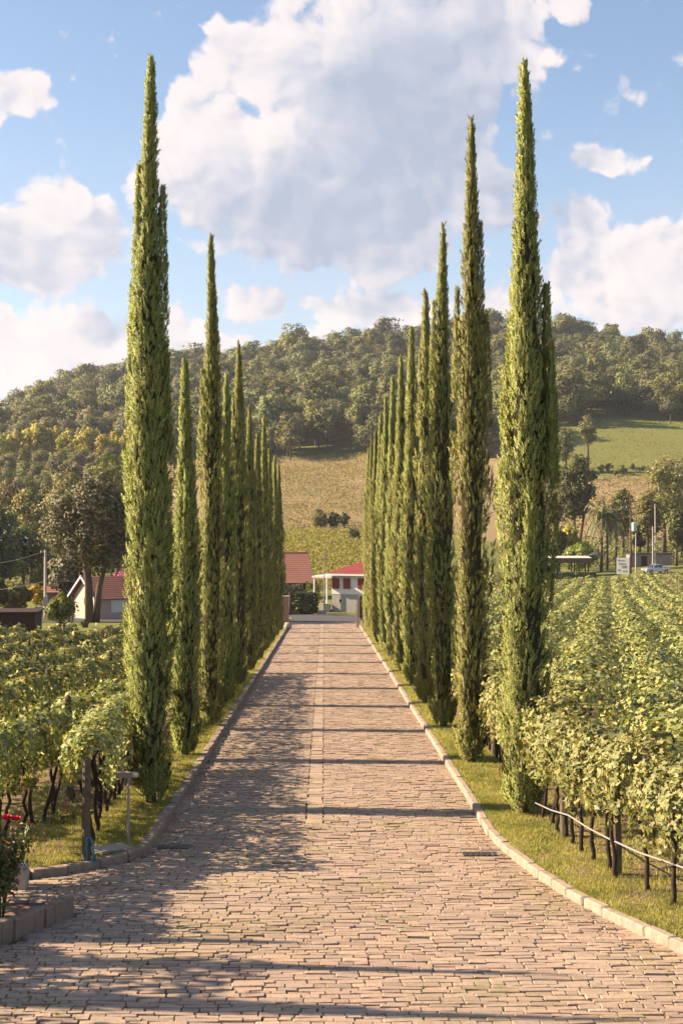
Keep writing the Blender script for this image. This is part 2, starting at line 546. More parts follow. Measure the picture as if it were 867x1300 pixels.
def cobble_mat():
    m, nt, B, out = new_mat('cobblestone')
    at = B.n('ShaderNodeAttribute', attribute_name='v').outputs['Fac']
    geo = B.n('ShaderNodeNewGeometry')
    pos = geo.outputs['Position']
    oi = B.n('ShaderNodeObjectInfo')
    r = B.m('FRACT', B.m('ADD', at, B.m('MULTIPLY', oi.outputs['Random'], 3.7)))
    ramp = B.n('ShaderNodeValToRGB')
    e = ramp.color_ramp.elements
    e[0].position = 0; e[0].color = (0.24, 0.168, 0.128, 1)
    e[1].position = 1; e[1].color = (0.46, 0.335, 0.245, 1)
    for p_, c_ in ((0.25, (0.33, 0.232, 0.172, 1)), (0.5, (0.395, 0.280, 0.200, 1)), (0.68, (0.30, 0.222, 0.185, 1)), (0.85, (0.41, 0.28, 0.195, 1))):
        q = e.new(p_); q.color = c_
    nt.links.new(r, ramp.inputs[0])
    big = B.rng(B.noise(pos, 0.35, 4, 0.6).outputs[0], 0.35, 0.65)
    col = B.mix(B.m('MULTIPLY', big, 0.3), ramp.outputs[0], rgba((0.42, 0.325, 0.26)))
    sp = B.rng(B.noise(pos, 18, 6, 0.7).outputs[0], 0.35, 0.7)
    col = B.mix(B.m('MULTIPLY', sp, 0.55), col, rgba((0.215, 0.155, 0.125)))
    trk = B.rng(B.noise(B.v('MULTIPLY', pos, (1.0, 0.16, 1.0)), 1.3, 5, 0.6).outputs[0], 0.48, 0.66)
    col = B.mix(B.m('MULTIPLY', trk, 0.35), col, rgba((0.26, 0.195, 0.15)))
    # dust and moss stains with a shape of their own
    ms = B.m('MULTIPLY', B.rng(B.noise(pos, 0.8, 5, 0.65).outputs[0], 0.48, 0.66), B.rng(B.noise(pos, 11, 4, 0.6).outputs[0], 0.42, 0.62))
    col = B.mix(B.m('MULTIPLY', ms, 0.75), col, rgba((0.22, 0.19, 0.075)))
    bh = B.m('ADD', B.noise(pos, 22, 6, 0.65).outputs[0], B.m('MULTIPLY', B.noise(pos, 90, 3, 0.6).outputs[0], 0.35))
    p = pbr(B, col, 0.82, 0.25, bh, 0.010, 0.9)
    nt.links.new(p.outputs[0], out.inputs[0])
    return m


M['cobble'] = cobble_mat()


def joint_mat():
    m, nt, B, out = new_mat('sand_and_moss_joints')
    pos = B.n('ShaderNodeNewGeometry').outputs['Position']
    f = B.rng(B.noise(pos, 0.7, 5, 0.65).outputs[0], 0.45, 0.65)
    g = B.rng(B.noise(pos, 11, 4, 0.65).outputs[0], 0.4, 0.65)
    col = B.mix(g, rgba((0.20, 0.14, 0.10)), rgba((0.11, 0.08, 0.06)))
    col = B.mix(B.m('MULTIPLY', f, 0.8), col, rgba((0.13, 0.135, 0.04)))
    p = pbr(B, col, 0.95, 0.1, B.noise(pos, 40, 5, 0.7).outputs[0], 0.02)
    nt.links.new(p.outputs[0], out.inputs[0])
    return m


M['joint'] = joint_mat()


def ground_mat():
    """grassy ground, soil lanes, pasture further off"""
    m, nt, B, out = new_mat('ground_grass_and_soil')
    pos = B.n('ShaderNodeNewGeometry').outputs['Position']
    n1 = B.rng(B.noise(pos, 0.55, 6, 0.62).outputs[0], 0.38, 0.62)
    n2 = B.rng(B.noise(pos, 7.0, 5, 0.65).outputs[0], 0.3, 0.7)
    n3 = B.rng(B.noise(pos, 0.03, 5, 0.6).outputs[0], 0.35, 0.65)
    g = B.mix(n2, rgba((0.10, 0.125, 0.028)), rgba((0.175, 0.185, 0.048)))
    g = B.mix(B.m('MULTIPLY', n1, 0.35), g, rgba((0.22, 0.185, 0.075)))
    g = B.mix(B.m('MULTIPLY', n3, 0.5), g, rgba((0.17, 0.15, 0.045)))
    sp = B.n('ShaderNodeSeparateXYZ'); nt.links.new(pos, sp.inputs[0])
    yy = B.m('ADD', sp.outputs[1], B.m('MULTIPLY', B.m('SUBTRACT', n1, 0.5), 3.0))
    fld = B.m('MULTIPLY', B.rng(yy, 296, 298), B.rng(yy, 388, 394, 1, 0))
    fld2 = B.m('MULTIPLY', B.m('MULTIPLY', B.rng(yy, 388, 394), B.rng(yy, 462, 466, 1, 0)), B.rng(sp.outputs[0], 58, 62, 1, 0))
    br = B.mix(n2, rgba((0.20, 0.145, 0.075)), rgba((0.31, 0.225, 0.12)))
    g = B.mix(B.m('MULTIPLY', B.m('ADD', fld, fld2, clamp=True), B.rng(sp.outputs[0], -75, -70)), g, br)
    p = pbr(B, g, 0.9, 0.1, B.noise(pos, 9, 6, 0.7).outputs[0], 0.08)
    nt.links.new(p.outputs[0], out.inputs[0])
    return m


M['ground'] = ground_mat()


def verge_mat():
    m, nt, B, out = new_mat('verge_grass')
    pos = B.n('ShaderNodeNewGeometry').outputs['Position']
    sep = B.n('ShaderNodeSeparateXYZ'); nt.links.new(pos, sep.inputs[0])
    ax = B.m('ABSOLUTE', sep.outputs[0])
    n2 = B.rng(B.noise(pos, 13.0, 5, 0.65).outputs[0], 0.3, 0.7)
    n1 = B.rng(B.noise(pos, 1.6, 5, 0.6).outputs[0], 0.4, 0.62)
    g = B.mix(n2, rgba((0.19, 0.185, 0.045)), rgba((0.33, 0.28, 0.085)))
    s = B.mix(n2, rgba((0.25, 0.165, 0.115)), rgba((0.16, 0.105, 0.075)))
    # bare earth under the vines
    lane = B.rng(B.m('ADD', ax, B.m('MULTIPLY', B.m('SUBTRACT', n1, 0.5), 0.7)), 3.45, 3.75, 0, 1)
    f = B.m('MULTIPLY', lane, B.rng(n1, 0.1, 0.6, 0.35, 1.0))
    f = B.m('MAXIMUM', f, B.m('MULTIPLY', B.rng(ax, 2.85, 3.1), B.rng(B.noise(pos, 2.3, 4, 0.6).outputs[0], 0.5, 0.62, 0, 0.8)))
    col = B.mix(f, g, s)
    p = pbr(B, col, 0.95, 0.08, B.noise(pos, 30, 5, 0.7).outputs[0], 0.04)
    nt.links.new(p.outputs[0], out.inputs[0])
    return m


M['verge'] = verge_mat()

# ------------------------------------------------------------------ terrain
SL = 0.0404
T_PX = np.array([-700, 0, 200, 433, 600, 700, 867, 1500], float)
T_D = np.array([-60, 100, 120, 140, 175, 205, 211, 250, 300, 380, 460], float)
T_Z = np.array([
    [2.4, -4.04, -4.9, -6.0, -6.6, -6.2, -5.6, -3.4, 1.6, 11.5, 20.0],
    [2.4, -4.04, -4.9, -6.0, -6.6, -6.2, -5.6, -3.4, 1.6, 11.5, 20.0],
    [2.4, -4.04, -4.85, -5.8, -6.0, -5.5, -4.8, -2.8, 0.6, 10.0, 21.0],
    [2.4, -4.04, -4.85, -5.65, -5.6, -4.9, -4.1, -2.2, 0.0, 9.5, 22.0],
    [2.4, -4.04, -4.85, -5.65, -6.2, -6.2, -5.6, -3.6, -1.4, 9.5, 25.0],
    [2.4, -4.04, -4.85, -5.65, -6.8, -7.55, -6.1, -5.2, -2.4, 10.0, 30.0],
    [2.4, -4.04, -4.85, -5.65, -6.6, -6.8, -4.8, -4.4, -2.2, 10.5, 30.0],
    [2.4, -4.04, -4.85, -5.65, -6.6, -6.8, -4.8, -4.4, -2.2, 10.5, 30.0]])
RIDGE_PX = np.array([-700, -300, 0, 60, 120, 200, 340, 433, 500, 560, 640, 700, 760, 800, 867, 1200, 1700], float)
RIDGE_Y = np.array([640, 600, 556, 518, 500, 492, 472, 463, 455, 446, 444, 441, 448, 460, 470, 505, 545], float)


def _hash_noise(x, y):
    s = np.zeros_like(x)
    rs = RS(5)
    for k in range(10):
        a = rs.uniform(0, 6.28); f = rs.uniform(0.01, 0.09)
        s += np.sin(x * math.cos(a) * f + y * math.sin(a) * f + rs.uniform(0, 6.28)) / (1 + k * 0.2)
    return s / 4.0


def zg(x, y):
    """terrain height (numpy)"""
    x = np.atleast_1d(np.asarray(x, float)); y = np.atleast_1d(np.asarray(y, float))
    c, s = math.cos(YAW), math.sin(YAW)
    lx = x * c - y * s
    d = x * s + y * c
    ppx = 433.5 + lx / np.maximum(d, 60) * FPX
    ppx = np.clip(ppx, -700, 1500)
    cols = np.stack([np.interp(d, T_D, T_Z[i]) for i in range(len(T_PX))], 0)
    idx = np.clip(np.searchsorted(T_PX, ppx) - 1, 0, len(T_PX) - 2)
    t = (ppx - T_PX[idx]) / (T_PX[idx + 1] - T_PX[idx])
    ar = np.arange(len(x))
    z = cols[idx, ar] * (1 - t) + cols[idx + 1, ar] * t
    zr = EYE + (650 - np.interp(ppx, RIDGE_PX, RIDGE_Y)) / FPX * 800
    u = np.clip((d - 460) / 340, 0, 1)
    prof = u * (1.0 - 0.12 * np.sin(u * math.pi))
    z = np.where(d > 460, z + (zr - z) * prof, z)
    z = np.where(d > 800, zr - ((d - 800) / 300) ** 1.5 * 45, z)
    z = z + _hash_noise(x, y) * np.clip((d - 230) / 150, 0, 1) * 1.6
    return z


def zbase(y):
    return -SL * y


KR = [(2.66, 104), (2.66, 30), (2.66, 25), (2.63, 23.2), (2.63, 22.2), (2.80, 20.2), (3.12, 18.3), (3.56, 16.7), (3.96, 15.4), (5.0, 13.2), (7.0, 10.6), (9.5, 8.4)]
KL = [(-2.66, 104), (-2.66, 60), (-2.66, 24), (-2.66, 21.3), (-2.76, 20.75), (-3.05, 20.25), (-3.97, 19.35), (-6.0, 18.3), (-9.5, 16.9)]


def resample(path, step):
    P = [Vector((a[0], a[1])) for a in path]
    L = [0.0]
    for a, b in zip(P, P[1:]):
        L.append(L[-1] + (b - a).length)
    n = max(2, int(round(L[-1] / step)))
    out = []
    for i in range(n + 1):
        s = L[-1] * i / n
        j = min(max(k for k in range(len(L)) if L[k] <= s + 1e-9), len(P) - 2)
        t = (s - L[j]) / max(L[j + 1] - L[j], 1e-9)
        out.append(P[j].lerp(P[j + 1], t))
    return out


def smooth_path(path, it=2):
    P = [Vector(p) for p in path]
    for _ in range(it):
        Q = [P[0]]
        for a, b in zip(P, P[1:]):
            Q += [a.lerp(b, 0.25), a.lerp(b, 0.75)]
        Q.append(P[-1])
        P = Q
    return [(p.x, p.y) for p in P]


KRs, KLs = smooth_path(KR), smooth_path(KL)
_kr = np.array(sorted([(p[1], p[0]) for p in KRs]))
_kl = np.array(sorted([(p[1], p[0]) for p in KLs]))


def kerb_x(side, y):
    return np.interp(y, _kr[:, 0], _kr[:, 1]) if side > 0 else np.interp(y, _kl[:, 0], _kl[:, 1])


def verge_off(dist):
    return np.interp(dist, [0, 3.2, 5.0, 6.3], [0.105, 0.105, 0.03, -0.35])


def surf(x, y):
    """height of what one stands on beside the road"""
    x = np.atleast_1d(np.asarray(x, float)); y = np.atleast_1d(np.asarray(y, float))
    g = zg(x, y)
    dist = np.where(x > 0, x - kerb_x(1, y), kerb_x(-1, y) - x)
    v = zbase(y) + verge_off(dist)
    near = (y < 126) & (np.abs(x) < 9) & (dist > 0)
    return np.where(near, np.maximum(v, g), g)


def ground():
    xs = np.unique(np.concatenate([np.linspace(-700, -60, 54), np.linspace(-60, -12, 25), np.linspace(-12, 12, 25), np.linspace(12, 70, 30), np.linspace(70, 700, 54)]))
    ys = np.unique(np.concatenate([np.linspace(-60, 10, 15), np.linspace(10, 140, 88), np.linspace(140, 320, 91), np.linspace(320, 900, 117), np.linspace(900, 1080, 12)]))
    X, Y = np.meshgrid(xs, ys)
    Z = zg(X.ravel(), Y.ravel()).reshape(X.shape)
    near = np.where(Y < 128, np.interp(np.abs(X), [6.5, 8.5], [0.34, 0.0]), 0)
    plaza = np.where(Y < 24, np.interp(np.abs(X), [13, 16], [0.34, 0.0]), 0)
    Z = Z - np.maximum(near, plaza)
    nx, ny = len(xs), len(ys)
    V = np.stack([X.ravel(), Y.ravel(), Z.ravel()], 1)
    i = np.arange(nx * ny).reshape(ny, nx)
    F = np.stack([i[:-1, :-1].ravel(), i[:-1, 1:].ravel(), i[1:, 1:].ravel(), i[1:, :-1].ravel()], 1)
    o = np_obj('ground', V, F, M['ground'], smooth=True)
    tag(o, kind='structure')


ground()


def sheet(name, quads, mat, kind='structure'):
    b = MB()
    for q in quads:
        b.poly(q)
    o = b.build(name, mat)
    tag(o, kind=kind)
    return o


# road bed: sand and moss that shows in the joints
ROAD = empty('road')
tag(ROAD, kind='structure')
jz = -0.021
qb = MB()
qb.poly([(-14, -12, zbase(-12) + jz), (14, -12, zbase(-12) + jz), (14, 21, zbase(21) + jz), (-14, 21, zbase(21) + jz)])
qb.poly([(-2.74, 21, zbase(21) + jz), (2.74, 21, zbase(21) + jz), (2.74, 103, zbase(103) + jz), (-2.74, 103, zbase(103) + jz)])
qb.poly([(-7, 103, zbase(103) + jz), (7, 103, zbase(103) + jz), (7, 114, zbase(114) + jz), (-7, 114, zbase(114) + jz)])
qb.build('road_bed', M['joint'], ROAD)


def verge(side, name):
    path = resample(KRs if side > 0 else KLs, 0.5)
    cols = [0.05, 0.35, 0.8, 1.4, 2.2, 3.2, 4.2, 5.2, 6.3]
    V, F = [], []
    rs = RS(3)
    for p in path:
        for c in cols:
            x = p.x + side * c
            yy = p.y
            if p.y < 21.5:   # on the curve spread backwards too
                x = p.x + side * c * (0.55 if side > 0 else 0.35)
                yy = p.y + c * (0.5 if side > 0 else 0.9)
            zz = zbase(yy) + float(verge_off(np.array(c))) + (rs.uniform(-.012, .012) if c > .2 else 0)
            V.append((x, yy, zz))
    n = len(cols)
    for a in range(len(path) - 1):
        for j in range(n - 1):
            q = (a * n + j, a * n + j + 1, (a + 1) * n + j + 1, (a + 1) * n + j)
            F.append(q if side < 0 else q[::-1])
    o = np_obj(name, np.array(V), np.array(F), M['verge'], smooth=True)
    tag(o, kind='structure')


verge(1, 'right_verge')
verge(-1, 'left_verge')

# ---- cobbles
ISL = [(-3.10, 17.35), (-3.65, 16.05), (-4.35, 14.4), (-5.3, 12.2)]      # kerb of the planting bed


def isl_x(y):
    return np.interp(y, [12.2, 14.4, 16.05, 17.35], [-5.3, -4.35, -3.65, -3.10])


def cobbles():
    rs = RS(11)
    pos, sz, rot = [], [], []
    y = 12.2
    while y < 113.6:
        far = np.clip((y - 50) / 40, 0, 1)
        pitch = rs.uniform(0.085, 0.150) * (1 + far * 1.1)
        if y < 20.6:
            x0 = -8.5 if y < 17.3 else -7.5
            x1 = float(kerb_x(1, y)) - 0.07
        else:
            x0, x1 = -2.59, float(kerb_x(1, y)) - 0.07
            if y > 103.5: x0, x1 = -6.5, 6.5
        if y < 15: x1 = min(x1, 7.0)
        spans = [(x0, x1)]
        if y > 23.4:
            spans = [(x0, -0.305 + rs.normal(0, .012)), (-0.015 + rs.normal(0, .012), x1)]
        for (a, b) in spans:
            x = a + rs.uniform(-0.1, 0)
            if a > -2: x = a
            while x < b - 0.06:
                L = rs.choice([rs.uniform(.12, .22), rs.uniform(.20, .32), rs.uniform(.30, .46)], p=[.35, .45, .2]) * (1 + far * 0.6)
                if x + L > b - 0.1: L = b - x
                cx = x + L / 2
                yw = 0.035 * math.sin(cx * 1.3 + y * 0.31) + 0.02 * math.sin(cx * 3.7 + y * 1.7)
                cy = y + pitch / 2 + yw
                ok = True
                if cx < -2.62 and y < 30:
                    ok = cy < np.interp(cx, [-9.5, -6, -3.97, -3.05, -2.76, -2.6], [16.9, 18.3, 19.35, 20.25, 20.75, 21.3]) - 0.10
                    if cy < 17.45 and cx < isl_x(cy) + 0.12: ok = False
                if ok and L > 0.07:
                    g = rs.uniform(0.006, 0.018)
                    pos.append((cx, cy)); sz.append((max(L - g, .06), max(pitch - rs.uniform(0.006, 0.020), .06)))
                    rot.append(rs.normal(0, 0.04))
                x += L
        y += pitch
    # the centre line: stones laid lengthwise
    y = 23.5
    while y < 113:
        L = rs.uniform(0.26, 0.46)
        pos.append((-0.16 + rs.normal(0, .006), y + L / 2)); sz.append((0.272 + rs.normal(0, .006), L - 0.018)); rot.append(rs.normal(0, .012))
        y += L
    pos, sz, rot = np.array(pos), np.array(sz), np.array(rot)
    N = len(pos)
    z = zbase(pos[:, 1]) + rs.normal(0, 0.0045, N)
    # gentle unevenness, wheel tracks
    z += 0.008 * np.sin(pos[:, 0] * 2.1 + 1) * np.cos(pos[:, 1] * 0.55)
    val = rs.uniform(0, 1, N)
    tl = rs.normal(0, 0.016, (N, 2))
    # template: top inset, shoulder, foot
    def tmpl(rs):
        def ring(s, q, zz, j):
            return [(sx * s * (1 + rs.uniform(-j, j) * .5) * .5, sy * q * (1 + rs.uniform(-j, j)) * .5, zz + rs.uniform(-j, j) * .02) for sx, sy in ((-1, -1), (1, -1), (1, 1), (-1, 1))]
        v = ring(0.965, 0.90, 0.004, .13) + ring(1.0, 1.0, -0.006, .12) + ring(1.0, 1.0, -0.07, .02)
        f = [(0, 1, 2, 3)]
        for k in (0, 4):
            for j in range(4):
                f.append((k + j, k + 4 + j, k + 4 + (j + 1) % 4, k + (j + 1) % 4))
        return np.array(v), np.array(f)
    T = [tmpl(rs) for _ in range(14)]
    ti = rs.randint(0, 14, N)
    # which ones show largest: nearest ones inside the frame
    lx = pos[:, 0] - pos[:, 1] * math.tan(YAW)
    inside = (np.abs(lx / pos[:, 1]) < 0.243) & (pos[:, 1] > 13.05)
    order = np.argsort(np.where(inside, pos[:, 1], 1e6))
    single = set(order[:300].tolist())
    meshes = [np_mesh('cobblestone', T[k][0], T[k][1], M['cobble'], val=np.full(12, (k + .5) / 14)) for k in range(14)]
    slope = -math.atan(SL)
    VV, FF, vv = [], [], []
    off = 0
    for i in range(N):
        if i in single:
            o = bpy.data.objects.new('cobblestone', meshes[ti[i]])
            o.location = (pos[i, 0], pos[i, 1], z[i])
            o.rotation_euler = (slope + tl[i, 0], tl[i, 1], rot[i])
            o.scale = (sz[i, 0], sz[i, 1], 1)
            link(o, ROAD)
            continue
        v, f = T[ti[i]]
        c, s = math.cos(rot[i]), math.sin(rot[i])
        x_, y_ = v[:, 0] * sz[i, 0], v[:, 1] * sz[i, 1]
        w = np.stack([pos[i, 0] + x_ * c - y_ * s, pos[i, 1] + x_ * s + y_ * c, z[i] + v[:, 2] + y_ * (math.tan(slope) + tl[i, 0]) + x_ * tl[i, 1]], 1)
        VV.append(w); FF.append(f + off); off += 12
        vv.append(np.full(12, val[i]))
    o = np_obj('cobblestones', np.concatenate(VV), np.concatenate(FF), M['cobble'], ROAD, val=np.concatenate(vv))
    o['kind'] = 'stuff'


cobbles()


# ---- kerbs: each stone a part
def kerb(path, name, label, step, w, h, mat, jit, up=0.115):
    root = empty(name)
    tag(root, kind='structure')
    rs = random.Random(hash(label) % 1000 if False else len(label))
    meshes = []
    for k in range(8):
        b = MB()
        def r(j=jit): return rs.uniform(-j, j)
        rings = []
        e = 0.018
        for (xa, ins) in ((-.5, e), (-.5 + .04, 0), (.5 - .04, 0), (.5, e)):
            t = h + r() * .8
            rings.append([(xa, -w / 2 + ins * .5 + r() * .5, -0.16), (xa, w / 2 - ins * .5 + r() * .5, -0.16), (xa, w / 2 - ins + r() * .5, t - e - ins), (xa, w / 2 - .02 - ins + r() * .4, t - ins * .6),
                          (xa, -w / 2 + .02 + ins + r() * .4, t - ins * .6), (xa, -w / 2 + ins + r() * .5, t - e - ins)])
        b.loft(rings)
        meshes.append(b.mesh('kerb_stone', mat))
    P = resample(path, step)
    for a, c in zip(P, P[1:]):
        m = (a + c) / 2
        if m.y < 5: continue
        d = c - a
        o = bpy.data.objects.new('kerb_stone', rs.choice(meshes))
        o.location = (m.x + rs.uniform(-jit, jit) * .6, m.y + rs.uniform(-jit, jit) * .6, zbase(m.y) + rs.uniform(-jit, jit) * .6)
        o.rotation_euler = (rs.uniform(-.02, .02), math.asin(-(zbase(c.y) - zbase(a.y)) / d.length), math.atan2(d.y, d.x) + rs.uniform(-.02, .02))
        o.scale = (d.length - rs.uniform(.006, .02), 1, 1)
        link(o, root)
    return root


kerb(KRs, 'right_kerb', 'k', 0.52, 0.13, 0.115, M['kerb'], 0.012)
kerb(KLs, 'left_kerb', 'kl', 0.55, 0.16, 0.125, M['kerb_grey'], 0.02)
kerb(ISL, 'planting_bed_kerb', 'kli', 0.21, 0.15, 0.24, M['kerb_grey'], 0.018)
kerb([(-3.12, 17.42), (-4.2, 17.5), (-6.5, 17.3)], 'planting_bed_kerb', 'klis', 0.24, 0.13, 0.16, M['kerb_grey'], 0.018)
bed = MB()
bed.poly([(-3.2, 17.35, zbase(17.35) + .12), (-6.5, 17.3, zbase(17.3) + .12), (-9.0, 12.2, zbase(12.2) + .12), (-5.38, 12.2, zbase(12.2) + .12), (-4.43, 14.4, zbase(14.4) + .12), (-3.73, 16.05, zbase(16.05) + .12)])
tag(bed.build('planting_bed', M['soil']), kind='structure')


# ---- grass blades on the verges
def grass():
    rs = RS(21)
    tv = np.array([(-.5, 0, 0), (.5, 0, 0), (0.1, 1.0, 0.25)])
    tf = np.array([(0, 1, 2)])
    P, S = [], []

    def fill(side, y0, y1, d0, d1, dens, h):
        area = (y1 - y0) * (d1 - d0)
        n = int(area * dens)
        y = rs.uniform(y0, y1, n); t = rs.uniform(d0, d1, n)
        x = kerb_x(side, y) + side * (t + .06)
        # thin patches
        k = np.sin(x * 5.1 + y * 1.3) + np.sin(y * 4.3 - x * 2.2) + rs.uniform(-1.6, 1.6, n)
        keep = k > -1.2
        x, y, t = x[keep], y[keep], t[keep]
        P.append(np.stack([x, y, zbase(y) + verge_off(t) - .004], 1)); S.append(h * rs.uniform(.45, 1.25, len(x)))

    for side in (1, -1):
        fill(side, 13.0 if side > 0 else 21.2, 25, 0, 1.15, 3600, .05)
        fill(side, 25, 38, 0, 1.0, 2300, .06)
        fill(side, 38, 60, 0, .9, 900, .08)
        fill(side, 60, 120, 0, .9, 260, .11)
        fill(side, 13.5 if side > 0 else 22, 34, 1.15, 2.6, 700, .075)
    # left corner behind the curved kerb
    n = 16000
    x = rs.uniform(-6.2, -2.7, n); y = np.interp(x, [-9.5, -6, -3.97, -3.05, -2.76], [16.9, 18.3, 19.35, 20.25, 20.75]) + 0.1 + rs.uniform(0, 1, n) ** 1.2 * 3.4
    P.append(np.stack([x, y, zbase(y) + .1], 1)); S.append(.055 * rs.uniform(.5, 1.4, n))
    # right foreground flank
    n = 9000
    y = rs.uniform(12.6, 17, n); x = kerb_x(1, y) + rs.uniform(.08, 2.2, n)
    P.append(np.stack([x, y, zbase(y) + .1], 1)); S.append(.05 * rs.uniform(.5, 1.3, n))
    # tufts in the joints of the paving
    for c in range(130):
        cx, cy = rs.uniform(-4, 4), 13 + 9 * rs.uniform(0, 1) ** 1.3
        if not (-2.5 < cx < 2.5) and cy > 16.5: continue
        m = rs.randint(8, 34)
        P.append(np.stack([cx + rs.normal(0, .16, m), cy + rs.normal(0, .05, m), np.full(m, zbase(cy) - .012)], 1)); S.append(.03 * rs.uniform(.5, 1.2, m))
    P = np.concatenate(P); S = np.concatenate(S)
    N = len(P)
    az = rs.uniform(0, 2 * math.pi, N); lean = rs.uniform(.05, .9, N)
    b = norm(np.stack([np.cos(az) * lean, np.sin(az) * lean, np.ones(N)], 1))
    t = norm(np.cross(b, np.stack([np.sin(az * 3.3), np.cos(az * 3.3), np.zeros(N)], 1)))
    n = np.cross(t, b)
    V, F = scatter(tv, tf, P, t, b, n, np.stack([.10 * S + .006, S, S], 1))
    o = np_obj('grass', V, F, M['grass'], val=np.repeat(rs.uniform(0, 1, N), 3))
    tag(o, 'short green grass along the verges of the cobbled avenue', 'grass', kind='stuff')


grass()

# ------------------------------------------------------------------ cypresses
def cypress_profile(t):
    return np.interp(t, [0, .012, .04, .10, .18, .28, .40, .48, .57, .67, .78, .88, .95, .985, 1.0],
                     [.22, .45, .66, .84, .95, 1.0, 1.0, .96, .83, .64, .42, .30, .17, .07, .0])


def plume_template(rs, nspr=12):
    """an upright spray of scale-leaf sprigs, unit length along z"""
    V, F = [], []
    for i in range(nspr):
        s = (i + rs.uniform(0, 1)) / nspr
        a = i * 2.4 + rs.uniform(-.5, .5)
        w = .16 * (math.sin(min(1, s * 1.15 + .12) * math.pi) ** .7 + .05)
        base = np.array([math.cos(a) * w * .45, math.sin(a) * w * .45, s * .80])
        d = np.array([math.cos(a) * .36, math.sin(a) * .36, 1.0]); d /= np.linalg.norm(d)
        L = rs.uniform(.26, .40)
        side = np.cross(d, [math.cos(a), math.sin(a), 0.0]); side /= np.linalg.norm(side)
        wd = rs.uniform(.036, .062)
        out = np.array([math.cos(a), math.sin(a), 0]) * .035
        k = len(V)
        V += [base, base + d * L * .5 + side * wd + out * .0, base + d * L, base + d * L * .5 - side * wd, ]
        V[-3] = V[-3] - out * .6; V[-1] = V[-1] - out * .6
        F += [(k, k + 1, k + 2), (k, k + 2, k + 3)]
    return np.array(V), np.array(F)


